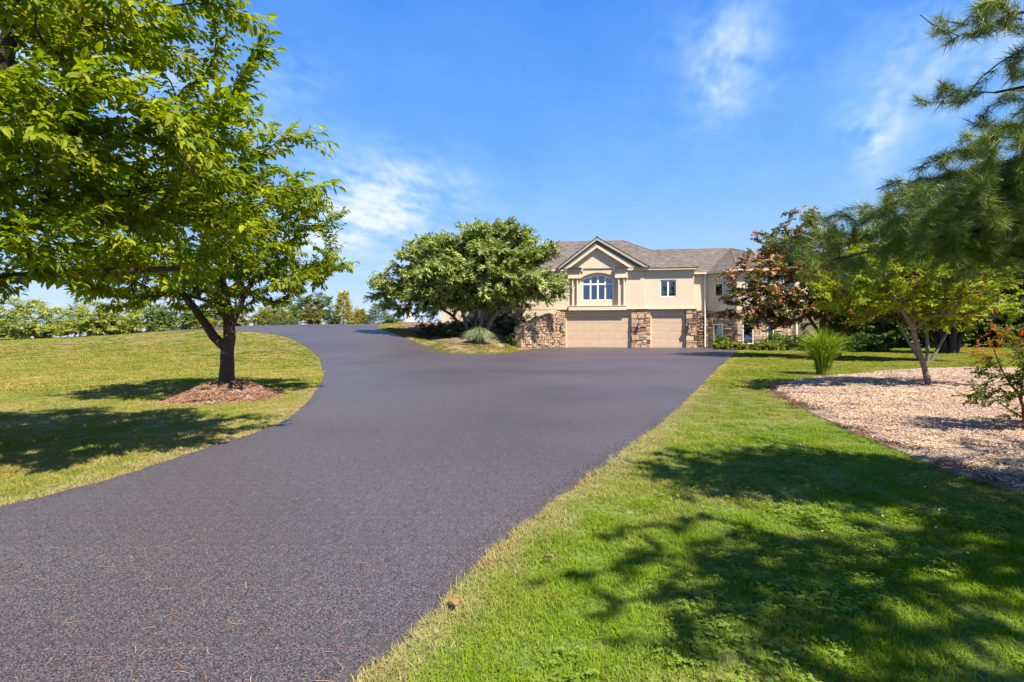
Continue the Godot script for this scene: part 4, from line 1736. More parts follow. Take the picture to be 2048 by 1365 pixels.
func far_tree(called: String, label: String, foot: Vector3, limbs: Array, blobs: Array, targets: int, leaf: Vector2, count: int, shoot: float, per: float, colors: Array, bark: Material, group := "", step := 0.45, rise := 0.08, category := "tree", soft: Material = null, tip := 0.012) -> Node3D:
	var tr := thing(called, label, category, foot, 0.0, group)
	var t := Plant.new()
	for l in limbs:
		limb(t, l[0], l[1], l[2], nearest(t, l[0][0]) if t.p.size() else -1)
	var nt := t.chains.size()
	grow(t, in_blobs(blobs, targets, 0.1, step * 0.8), 2, step, rise, tip)
	put("trunk", wood(t, 0, nt, 9, 0.3), bark, tr)
	stuff(put("branches", wood(t, nt, t.chains.size(), 4), bark, tr))
	var sp := shoots(t, nt, 0.2, per * 2.4, 0.45)
	var cr := Node3D.new()
	cr.name = "crown"
	tr.add_child(cr)
	stuff(cr)
	var groups := [[], [], []]
	var tints := [[], [], []]
	for s: Transform3D in sp:
		var g := rng.randi() % 3
		var pick: Array = colors[0]
		var roll := rng.randf()
		for c in colors:
			if roll < c[1]:
				pick = c
				break
			roll -= c[1]
		groups[g].append(Transform3D(s.basis.scaled(Vector3.ONE * rnd(0.75, 1.25)), s.origin))
		tints[g].append(tinted(pick[0], 0.2, 0.1))
	for g in 3:
		stuff(scatter("foliage", spray_mesh(spray_places(count, shoot, 0.35, 1.1, 0.7, 1.2), leaf.x, leaf.y, 0.22), soft if soft else M.leaf_dull, groups[g], tints[g], cr))
	print(tr.name, " sprays ", sp.size())
	return tr

func tree_by_house() -> void:
	# broad, low forking tree on the bank left of the garage
	var x := -2.6
	var d := 34.6
	var foot := Vector3(x, bank(x, d) - 0.15, -d)
	var limbs := []
	for l in [[1.2, 3.4, 0.3], [2.8, 2.7, 0.6], [-1.6, 3.2, 0.2], [-2.9, 2.6, -0.4], [0.2, 3.9, -0.8], [2.3, 3.0, -0.9]]:
		var sx: float = l[0]
		limbs.append([[Vector3(sx * 0.28, -0.1, l[2] * 0.4), Vector3(sx * 0.36, 0.7, l[2] * 0.5), Vector3(sx * 0.6, l[1] * 0.62, l[2]), Vector3(sx * 1.3, l[1], l[2] * 1.8)], 0.15, 0.06])
	far_tree("spreading_tree", "broad dome shaped green tree with several stems left of the garage", foot, limbs,
		[[Vector3(-0.6, 3.7, 0.6), Vector3(6.5, 1.5, 3.6)], [Vector3(-0.2, 5.0, 0.2), Vector3(5.5, 1.8, 3.2)], [Vector3(0.8, 6.4, -0.3), Vector3(4.0, 1.6, 2.5)], [Vector3(3.2, 3.7, -0.8), Vector3(3.5, 1.4, 1.7)], [Vector3(-4.2, 2.8, 0.3), Vector3(2.9, 1.4, 2.2)], [Vector3(0.0, 2.75, 1.0), Vector3(3.8, 1.1, 1.8)], [Vector3(-3.2, 6.1, 0), Vector3(1.6, 1.2, 1.5)], [Vector3(1.6, 7.6, -0.3), Vector3(1.3, 1.0, 1.2)], [Vector3(4.2, 6.0, 0), Vector3(1.6, 1.0, 1.3)]],
		860, Vector2(0.17, 0.085), 17, 0.6, 3.0, [[Color(0.25, 0.31, 0.10), 0.5], [Color(0.38, 0.43, 0.16), 0.4], [Color(0.14, 0.2, 0.045), 0.10]], M.bark_grey, "", 0.42, 0.1)

func shrub(called: String, label: String, foot: Vector3, radii: Vector3, colors: Array, targets: int, leaf: Vector2, count: int, shoot: float, category := "shrub", group := "", bark: Material = null, per := 1.5) -> Node3D:
	var limbs := []
	for k in 5:
		var a := TAU * k / 5 + rnd(-0.4, 0.4)
		limbs.append([[Vector3(cos(a) * 0.05, -0.08, sin(a) * 0.05), Vector3(cos(a) * radii.x * 0.15, radii.y * 0.4, sin(a) * radii.z * 0.15), Vector3(cos(a) * radii.x * 0.4, radii.y * 0.95, sin(a) * radii.z * 0.4)], 0.03, 0.012])
	return far_tree(called, label, foot, limbs, [[Vector3(0, radii.y * 0.95, 0), Vector3(radii.x, radii.y, radii.z) * 0.93], [Vector3(radii.x * 0.2, radii.y * 0.5, 0), Vector3(radii.x * 0.75, radii.y * 0.5, radii.z * 0.85)], [Vector3(-radii.x * 0.25, radii.y * 0.55, 0), Vector3(radii.x * 0.7, radii.y * 0.52, radii.z * 0.85)]], targets, leaf, count, shoot, per, colors, bark if bark else M.bark, group, 0.22, 0.1, category, null, 0.005)

func grass_clump(called: String, label: String, foot: Vector3, blades: int, tall: float, spread: float, arch: float, colors: Array, stalk: Color, broad := 1.0) -> void:
	var o := thing(called, label, "ornamental grass", foot, 0.0, "ornamental grass clumps")
	for part in 2:
		var v := PackedVector3Array()
		var col := PackedColorArray()
		var idx := PackedInt32Array()
		for b in (blades if part == 0 else blades / 3):
			var a := rnd(0, TAU)
			var q := sqrt(rng.randf())
			var at := Vector3(cos(a) * q, 0, sin(a) * q) * spread * 0.22
			var turn := a + rnd(-0.6, 0.6)
			var out := Vector3(cos(turn), 0, sin(turn))
			var h := tall * (rnd(0.62, 1.06) if part == 0 else rnd(0.2, 0.42))
			var reach := spread * (0.12 + 0.88 * q) * rnd(0.5, 1.05) * (1.0 if part == 0 else 0.25)
			var w := rnd(0.006, 0.012) * broad * (1.0 if part == 0 else 0.8)
			var side := out.cross(Vector3.UP).rotated(out, rnd(-0.8, 0.8)).normalized() * w
			var c: Color = stalk if part == 1 else tinted(colors[rng.randi() % colors.size()], 0.2, 0.08)
			if part == 1:
				c = tinted(c, 0.25, 0.05)
			var n := v.size()
			var segs := 6
			for s in segs + 1:
				var u := float(s) / segs
				var y := h * (u - arch * u * u * u * (0.4 + 0.8 * q))
				var p := at + out * reach * pow(u, 1.9) + Vector3.UP * y
				var ww := 1.0 - pow(u, 3)
				v.append(p - side * ww)
				v.append(p + side * ww)
				col.append(c)
				col.append(c)
				if s > 0:
					var k := n + s * 2
					idx.append_array([k - 2, k, k - 1, k - 1, k, k + 1])
		stuff(put("blades" if part == 0 else "stalks", mesh_of(v, idx, col, false), M.grass, o))

func plants_by_house() -> void:
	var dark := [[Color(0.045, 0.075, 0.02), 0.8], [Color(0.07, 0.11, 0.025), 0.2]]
	grass_clump("ornamental_grass", "grey green fountain grass clump on the bank below the spreading tree", Vector3(-2.1, bank(-2.1, 31.2) - 0.05, -31.2), 1300, 1.85, 1.25, 0.8, [Color(0.17, 0.21, 0.10), Color(0.08, 0.12, 0.035), Color(0.42, 0.44, 0.30)], Color(0.12, 0.15, 0.06), 1.5)
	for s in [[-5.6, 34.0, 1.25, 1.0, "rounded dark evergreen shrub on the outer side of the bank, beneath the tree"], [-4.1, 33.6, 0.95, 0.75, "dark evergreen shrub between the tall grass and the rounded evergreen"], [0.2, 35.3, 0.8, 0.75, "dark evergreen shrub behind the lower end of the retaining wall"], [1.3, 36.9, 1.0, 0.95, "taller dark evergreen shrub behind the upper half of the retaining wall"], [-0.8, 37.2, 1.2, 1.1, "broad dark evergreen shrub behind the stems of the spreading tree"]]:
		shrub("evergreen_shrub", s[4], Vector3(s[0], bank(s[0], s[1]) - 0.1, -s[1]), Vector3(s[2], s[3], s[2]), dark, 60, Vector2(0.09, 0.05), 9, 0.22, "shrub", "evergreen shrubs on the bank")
	shrub("low_shrub", "small grey green shrub beside the lower end of the retaining wall", Vector3(0.0, bank(0.0, 33.9) - 0.05, -33.9), Vector3(0.6, 0.5, 0.6), [[Color(0.13, 0.18, 0.07), 1.0]], 40, Vector2(0.08, 0.045), 9, 0.2)
	shrub("young_bush", "bright green young bush above the retaining wall", Vector3(1.9, bank(1.9, 37.0), -37.2), Vector3(0.7, 0.7, 0.6), [[Color(0.17, 0.24, 0.04), 1.0]], 45, Vector2(0.11, 0.06), 9, 0.25)
	shrub("clipped_hedge", "clipped green hedge in front of the cream wall behind the tree", Vector3(-3.5, bank(-3.5, 38.3) - 0.1, -38.3), Vector3(1.9, 0.6, 0.6), [[Color(0.10, 0.16, 0.03), 1.0]], 90, Vector2(0.08, 0.045), 9, 0.2, "hedge")
	# low hedges before the right wing
	for s in [[15.1, 34.4, 1.35, 0.34, "low yellow green hedge at the end of the asphalt, nearer the garage"], [17.6, 34.0, 1.5, 0.36, "low yellow green hedge ending behind the tall grass clump"]]:
		shrub("low_hedge", s[4], Vector3(s[0], land(s[0], s[1]) - 0.05, -s[1]), Vector3(s[2], s[3], 0.7), [[Color(0.22, 0.25, 0.04), 0.8], [Color(0.13, 0.18, 0.03), 0.2]], 110, Vector2(0.085, 0.05), 10, 0.2, "hedge", "low hedges before the house wing")
	shrub("daylily_clump", "bright green leafy clump at the wing wall behind the hedge", Vector3(19.0, land(19.0, 35.5), -35.8), Vector3(0.8, 0.65, 0.6), [[Color(0.12, 0.22, 0.03), 1.0]], 45, Vector2(0.22, 0.04), 9, 0.3, "shrub")
	shrub("daylily_clump", "small green plant below the glass door of the wing", Vector3(15.0, land(15.0, 35.8), -35.9), Vector3(0.5, 0.5, 0.4), [[Color(0.12, 0.2, 0.04), 1.0]], 30, Vector2(0.18, 0.04), 8, 0.25, "shrub")

func plants_right() -> void:
	grass_clump("ornamental_grass", "tall bright yellow green grass clump at the edge of the mulch bed", Vector3(9.9, land(9.9, 15.9), -15.9), 1200, 2.0, 0.82, 0.36, [Color(0.26, 0.35, 0.03), Color(0.34, 0.42, 0.06), Color(0.18, 0.27, 0.025)], Color(0.24, 0.17, 0.08))
	# young tree in the mulch bed
	var foot := Vector3(9.45, bed_height(9.45, 11.3) - 0.05, -11.3)
	far_tree("young_tree", "slender pale barked tree with lime green leaves leaning in the mulch bed", foot,
		[[[Vector3(0, -0.05, 0), Vector3(-0.1, 0.4, 0), Vector3(-0.28, 0.95, 0), Vector3(-0.4, 1.35, 0.02)], 0.066, 0.048],
		[[Vector3(-0.4, 1.35, 0.02), Vector3(-0.62, 1.7, 0.05), Vector3(-0.85, 1.95, 0.1), Vector3(-1.35, 2.2, 0.2)], 0.055, 0.02],
		[[Vector3(-0.4, 1.35, 0.02), Vector3(-0.36, 1.8, 0.0), Vector3(-0.2, 2.4, -0.1), Vector3(0.1, 2.9, -0.2)], 0.05, 0.02],
		[[Vector3(-0.38, 1.35, 0.02), Vector3(-0.1, 1.62, 0.15), Vector3(0.35, 1.95, 0.3), Vector3(0.9, 2.3, 0.3)], 0.04, 0.018],
		[[Vector3(-0.6, 1.7, 0.05), Vector3(-0.7, 2.2, -0.2), Vector3(-0.8, 2.7, -0.3)], 0.04, 0.015]],
		[[Vector3(-0.5, 2.55, 0), Vector3(1.85, 1.0, 1.6)], [Vector3(0.6, 1.9, 0.2), Vector3(1.45, 0.6, 1.2)], [Vector3(-1.5, 2.1, 0.1), Vector3(1.2, 0.6, 1.1)], [Vector3(-0.3, 3.4, 0), Vector3(1.5, 0.6, 1.2)]],
		300, Vector2(0.078, 0.05), 10, 0.24, 1.5, [[Color(0.34, 0.39, 0.03), 0.6], [Color(0.20, 0.27, 0.025), 0.365], [Color(0.36, 0.15, 0.06), 0.035]], M.bark_pale, "", 0.2, 0.05, "tree", M.leaf, 0.005)
	# smoke trees before the wing
	var smoke := [[Color(0.12, 0.13, 0.035), 0.34], [Color(0.18, 0.19, 0.04), 0.18], [Color(0.27, 0.09, 0.05), 0.18], [Color(0.50, 0.27, 0.19), 0.30]]
	far_tree("smoke_tree", "purple tinged smoke tree with pink plumes before the house wing", Vector3(16.4, land(16.4, 25.5), -25.5),
		[[[Vector3(0, -0.1, 0), Vector3(-0.5, 0.9, 0), Vector3(-1.5, 2.2, 0.2), Vector3(-2.6, 3.4, 0.2)], 0.13, 0.05], [[Vector3(0.15, -0.1, 0), Vector3(0.0, 1.2, 0.1), Vector3(-0.5, 2.6, 0), Vector3(-0.9, 4.2, 0.1)], 0.12, 0.05], [[Vector3(0.1, -0.1, 0.1), Vector3(0.7, 1.1, 0.1), Vector3(1.3, 2.4, 0.1)], 0.11, 0.05]],
		[[Vector3(-2.5, 3.5, 0), Vector3(3.4, 2.1, 2.2)], [Vector3(-3.2, 2.6, 0.1), Vector3(2.7, 1.3, 1.8)], [Vector3(-1.2, 5.4, 0), Vector3(2.6, 1.7, 1.8)], [Vector3(0.7, 2.9, 0), Vector3(1.9, 1.5, 1.6)], [Vector3(-3.4, 5.6, 0.2), Vector3(1.3, 1.1, 0.9)], [Vector3(-1.6, 7.0, 0), Vector3(1.2, 0.8, 0.9)]],
		430, Vector2(0.13, 0.085), 12, 0.34, 1.6, smoke, M.bark, "smoke trees on the right lawn", 0.3, 0.08)
	far_tree("smoke_tree", "multi stemmed smoke tree with pale leaning trunks behind the young tree", Vector3(18.6, land(18.6, 22.6), -22.6),
		[[[Vector3(0, -0.1, 0), Vector3(-0.6, 0.8, 0), Vector3(-1.3, 1.9, 0.1), Vector3(-2.0, 3.0, 0.2)], 0.085, 0.04], [[Vector3(0.1, -0.1, 0.1), Vector3(0.1, 1.0, 0.1), Vector3(0.0, 2.4, 0), Vector3(-0.2, 3.6, 0.1)], 0.085, 0.04], [[Vector3(0.25, -0.1, 0.05), Vector3(0.75, 0.9, 0.1), Vector3(1.4, 2.0, 0.2)], 0.08, 0.04]],
		[[Vector3(-0.8, 3.3, 0), Vector3(2.9, 1.6, 2.1)], [Vector3(0.6, 4.3, -0.1), Vector3(2.2, 1.4, 1.8)], [Vector3(1.1, 2.2, 0.1), Vector3(1.3, 0.8, 1.2)]],
		320, Vector2(0.13, 0.085), 12, 0.34, 1.5, [[Color(0.10, 0.125, 0.03), 0.6], [Color(0.18, 0.21, 0.03), 0.2], [Color(0.32, 0.15, 0.08), 0.2]], M.bark_grey, "smoke trees on the right lawn", 0.3, 0.08)
	# small leaved shrub with copper tips at the frame's edge
	var b := Vector3(6.62, bed_height(6.62, 6.45) - 0.03, -6.45)
	var c := far_tree("copper_tipped_shrub", "airy shrub with red stems and copper orange tips in the mulch bed", b,
		[[[Vector3(0, -0.03, 0), Vector3(-0.02, 0.25, 0), Vector3(-0.05, 0.45, 0), Vector3(-0.3, 0.78, 0.02), Vector3(-0.45, 1.15, 0.03)], 0.022, 0.006],
		[[Vector3(-0.02, 0.2, 0), Vector3(-0.3, 0.34, 0.05), Vector3(-0.62, 0.55, 0.1)], 0.012, 0.004],
		[[Vector3(0.0, 0.1, 0), Vector3(-0.25, 0.16, 0.1), Vector3(-0.45, 0.2, 0.1)], 0.009, 0.004],
		[[Vector3(-0.05, 0.4, 0), Vector3(0.03, 0.8, -0.05), Vector3(0.1, 1.2, -0.05)], 0.015, 0.005],
		[[Vector3(0.0, 0.2, 0), Vector3(0.3, 0.6, 0.05), Vector3(0.5, 0.95, 0.05)], 0.015, 0.005]],
		[[Vector3(-0.15, 0.85, 0), Vector3(0.5, 0.42, 0.4)], [Vector3(-0.5, 0.5, 0.05), Vector3(0.38, 0.16, 0.3)], [Vector3(0.4, 0.7, 0), Vector3(0.45, 0.45, 0.4)], [Vector3(-0.25, 0.22, 0.05), Vector3(0.35, 0.1, 0.25)]],
		120, Vector2(0.036, 0.022), 10, 0.13, 1.3, [[Color(0.10, 0.13, 0.03), 0.75], [Color(0.15, 0.19, 0.03), 0.25]], M.bark_red, "", 0.1, 0.08, "shrub", M.leaf, 0.0022)
	var tp := []
	var tc := []
	for k in 64:
		var a := rnd(0, TAU)
		var at := Vector3(-0.15 + cos(a) * rnd(0.1, 0.62), rnd(1.05, 1.36), sin(a) * 0.3)
		at.y -= absf(at.x + 0.1) * 0.45
		tp.append(Transform3D(Basis(Vector3.UP, rnd(0, TAU)) * Basis(Vector3.BACK, rnd(0.2, 1.1)), at))
		tc.append(tinted([Color(0.42, 0.13, 0.03), Color(0.45, 0.08, 0.05), Color(0.40, 0.21, 0.03)][k % 3], 0.2, 0.1))
	stuff(scatter("copper_tips", spray_mesh(spray_places(12, 0.14, 0.1, 0.9, 0.7, 1.1), 0.042, 0.022, 0.2), M.leaf, tp, tc, c))

# ---------------------------------------------------------------- pine at the right
func needle_tuft(count: int, length: float, wide: float) -> ArrayMesh:
	var v := PackedVector3Array()
	var col := PackedColorArray()
	var idx := PackedInt32Array()
	for k in count:
		var a := rnd(0, TAU)
		var open := rnd(0.15, 1.4)
		var at := Vector3(rnd(-0.09, 0.02), 0, 0)
		var dir := Vector3(cos(open), sin(open) * cos(a), sin(open) * sin(a))
		var l := length * rnd(0.7, 1.1)
		var tip := at + dir * l + Vector3(0, -0.012, 0)
		var side := dir.cross(Vector3(rnd(-1, 1), rnd(-1, 1), rnd(-1, 1))).normalized() * wide * 0.5
		var s := rnd(0.65, 1.35)
		var n := v.size()
		v.append_array([at - side, at + side, tip])
		for q in 3:
			col.append(Color(s, s, s))
		idx.append_array([n, n + 1, n + 2])
	return mesh_of(v, idx, col, false)

func pine() -> void:
	var foot := Vector3(7.4, land(7.4, 1.6), -1.6)
	var tr := thing("pine_tree", "long needled white pine reaching in over the lawn from the frame's edge", "tree", foot)
	var t := Plant.new()
	limb(t, [Vector3(0, -0.2, 0), Vector3(0.02, 2.0, 0), Vector3(0, 5.0, 0.05), Vector3(0.05, 9.5, 0)], 0.24, 0.05)
	# [leaves trunk at, points]
	var arms := [
		[Vector3(0, 1.75, 0), Vector3(-1.6, 2.2, -1.4), Vector3(-3.1, 2.42, -2.4), Vector3(-3.9, 2.32, -2.8), Vector3(-4.5, 2.2, -2.95)],
		[Vector3(0, 1.6, 0), Vector3(-1.4, 1.85, -1.2), Vector3(-2.6, 2.05, -2.3), Vector3(-3.5, 2.25, -2.7)],
		[Vector3(0, 1.9, 0), Vector3(-1.4, 2.35, -1.5), Vector3(-2.7, 2.62, -2.7), Vector3(-3.6, 2.55, -3.2), Vector3(-4.1, 2.45, -3.4)],
		[Vector3(0, 2.1, 0), Vector3(-1.4, 2.6, -1.3), Vector3(-2.7, 2.95, -2.3), Vector3(-3.6, 2.9, -2.7)],
		[Vector3(0, 2.3, 0), Vector3(-1.4, 3.1, -1.3), Vector3(-2.4, 3.6, -2.3), Vector3(-3.05, 3.7, -2.9)],
		[Vector3(0, 1.6, 0), Vector3(-1.0, 2.0, -1.6), Vector3(-1.9, 2.3, -2.9), Vector3(-2.5, 2.5, -3.6)],
		[Vector3(0, 2.9, 0), Vector3(-1.6, 3.4, -0.7), Vector3(-3.1, 3.66, -1.3), Vector3(-4.2, 3.55, -1.6)],
		[Vector3(0, 2.6, 0), Vector3(-1.8, 3.2, 0.2), Vector3(-3.4, 3.5, 0.4), Vector3(-4.6, 3.4, 0.5)],
		[Vector3(0, 3.6, 0), Vector3(-1.7, 4.3, 0.8), Vector3(-3.2, 4.7, 1.3), Vector3(-4.7, 4.8, 1.5)],
		[Vector3(0, 2.2, 0), Vector3(-1.5, 2.9, 1.0), Vector3(-3.0, 3.3, 1.7), Vector3(-4.3, 3.4, 2.0)],
		[Vector3(0, 4.4, 0), Vector3(-1.3, 5.1, 0.9), Vector3(-2.5, 5.6, 1.5), Vector3(-3.5, 5.7, 1.8)],
		[Vector3(0, 5.2, 0), Vector3(-1.4, 5.9, 0.4), Vector3(-2.8, 6.3, 0.6)],
		[Vector3(0, 6.2, 0), Vector3(-1.1, 6.9, -0.2), Vector3(-2.1, 7.2, -0.4)],
		[Vector3(0, 3.2, 0), Vector3(0.8, 3.9, -1.5), Vector3(1.2, 4.3, -2.8)],
		[Vector3(0, 2.4, 0), Vector3(-0.4, 2.9, -1.8), Vector3(-0.9, 3.1, -3.2)],
		[Vector3(0, 2.6, 0), Vector3(-0.9, 3.2, 2.0), Vector3(-2.1, 3.6, 3.4), Vector3(-3.0, 3.7, 4.0)],
		[Vector3(0, 3.4, 0), Vector3(-0.6, 4.1, 2.1), Vector3(-1.2, 4.5, 3.6)],
		[Vector3(0, 3.8, 0), Vector3(-1.6, 4.6, 1.8), Vector3(-3.0, 5.0, 3.0), Vector3(-3.8, 5.1, 3.4)],
		[Vector3(0, 2.8, 0), Vector3(-1.2, 3.4, 1.4), Vector3(-2.6, 3.9, 2.4), Vector3(-3.6, 4.0, 2.8)],
		[Vector3(0, 3.4, 0), Vector3(-0.9, 4.1, 1.7), Vector3(-1.9, 4.6, 3.0)],
		[Vector3(0, 2.4, 0), Vector3(-0.8, 3.0, 1.6), Vector3(-1.8, 3.4, 2.9)],
		[Vector3(0, 4.0, 0), Vector3(-1.6, 4.9, 0.6), Vector3(-3.0, 5.3, 1.0), Vector3(-4.0, 5.4, 1.1)],
		[Vector3(0, 4.8, 0), Vector3(-1.0, 5.6, 1.6), Vector3(-1.9, 6.0, 2.4)],
		[Vector3(0, 3.0, 0), Vector3(-1.7, 3.8, 0.5), Vector3(-2.9, 4.2, 0.7), Vector3(-3.9, 4.2, 0.9)],
		[Vector3(0, 2.0, 0), Vector3(-1.0, 2.5, -1.9), Vector3(-1.8, 2.9, -3.2), Vector3(-2.4, 2.95, -3.8)],
		[Vector3(0, 2.6, 0), Vector3(-1.0, 3.3, -1.6), Vector3(-1.8, 3.75, -2.7), Vector3(-2.3, 3.8, -3.3)],
		[Vector3(0, 7.2, 0), Vector3(-0.7, 7.9, 0.5), Vector3(-1.3, 8.2, 0.7)]]
	var blobs := []
	var eye := Vector3(0, 1.5, 0) - foot
	for a in arms:
		if a[-1].z < -1.9:
			for k in range(1, a.size()):
				a[k] = eye + (a[k] - eye) * 0.86
		limb(t, a, 0.055, 0.010, nearest(t, a[0]))
		for k in range(1, a.size()):
			var c: Vector3 = a[k - 1].lerp(a[k], 0.55)
			if k == 1:
				c = a[1]
			blobs.append([c + Vector3(0, 0.04, 0), Vector3(0.72, 0.33, 0.62)])
		blobs.append([a[-1] + Vector3(-0.1, 0.03, 0), Vector3(0.5, 0.22, 0.42)])
	var nt := t.chains.size()
	var wanted := in_blobs(blobs, 2500, 0.05, 0.115)
	wanted.append_array(in_blobs([[Vector3(-3.7, 2.4, -2.0), Vector3(1.1, 0.36, 0.75)], [Vector3(-3.0, 2.75, -2.0), Vector3(1.1, 0.46, 0.75)], [Vector3(-2.3, 2.6, -2.3), Vector3(1.0, 0.52, 0.75)], [Vector3(-2.7, 3.25, -1.9), Vector3(0.8, 0.42, 0.7)]], 750, 0.0, 0.11))
	wanted.append_array(in_blobs([[Vector3(-4.1, 3.7, 1.1), Vector3(0.9, 0.3, 0.9)], [Vector3(-3.6, 4.6, 1.8), Vector3(1.0, 0.35, 0.9)], [Vector3(-2.9, 3.5, 2.2), Vector3(1.0, 0.3, 0.8)]], 300, 0.0, 0.13))
	grow(t, wanted, 24, 0.16, 0.03, 0.0026, 0.08)
	put("trunk", wood(t, 0, 1, 12, 0.3), M.bark_dark, tr)
	stuff(put("branches", wood(t, 1, t.chains.size(), 5), M.bark_dark, tr))
	var sp := shoots(t, nt, 0.35, 1.5, 0.4)
	var g := [[], []]
	var c := [[], []]
	for s: Transform3D in sp:
		var k := rng.randi() % 2
		g[k].append(Transform3D(s.basis * Basis(Vector3.BACK, rnd(0.0, 0.5)).scaled(Vector3.ONE * rnd(0.8, 1.2)), s.origin))
		c[k].append(tinted(blend(Color(0.16, 0.22, 0.04), Color(0.34, 0.39, 0.05), rng.randf() * rng.randf()), 0.2, 0.1))
	var cr := Node3D.new()
	cr.name = "crown"
	tr.add_child(cr)
	stuff(cr)
	for k in 2:
		stuff(scatter("needles", needle_tuft(64, 0.11, 0.0030), M.needle, g[k], c[k], cr))
	print("pine tufts ", sp.size())

# ---------------------------------------------------------------- background
func conifer(called: String, label: String, foot: Vector3, height: float, radius: float, color: Color, layers: int, group := "") -> void:
	var tr := thing(called, label, "tree", foot, 0.0, group)
	var t := Plant.new()
	limb(t, [Vector3(0, -0.1, 0), Vector3(0, height * 0.5, 0), Vector3(0, height * 0.98, 0)], height * 0.02, 0.015)
	put("trunk", wood(t, 0, 1, 7), M.bark, tr)
	var pl := []
	var cl := []
	for k in layers:
		var u := pow(float(k) / layers, 0.9)
		var rr := radius * (1.0 - u) + 0.1
		for m in int(14 + 26 * (1 - u)):
			var a := rnd(0, TAU)
			var q := rr * rnd(0.35, 1.0)
			pl.append(Transform3D(Basis(Vector3.UP, -a) * Basis(Vector3.BACK, rnd(0.05, 0.7)) * Basis(Vector3.RIGHT, rnd(-0.4, 0.4)), Vector3(cos(a) * q, height * u + rnd(-0.1, 0.1) + q * 0.15, sin(a) * q)))
			cl.append(tinted(color, 0.22, 0.12))
	stuff(scatter("crown", spray_mesh(spray_places(16, 0.5, 0.1, 0.8, 0.7, 1.2), 0.2, 0.05, 0.2), M.leaf_dull, pl, cl, tr))

func three_stems(hh: float) -> Array:
	return [[[Vector3(0, -0.1, 0), Vector3(0.05, hh * 0.4, 0), Vector3(-0.1, hh * 0.9, 0)], 0.09, 0.03], [[Vector3(0.05, -0.1, 0.05), Vector3(0.5, hh * 0.4, 0), Vector3(1.1, hh * 0.8, 0.1)], 0.07, 0.03], [[Vector3(-0.05, -0.1, 0.05), Vector3(-0.5, hh * 0.4, 0), Vector3(-1.1, hh * 0.8, 0.1)], 0.07, 0.03]]

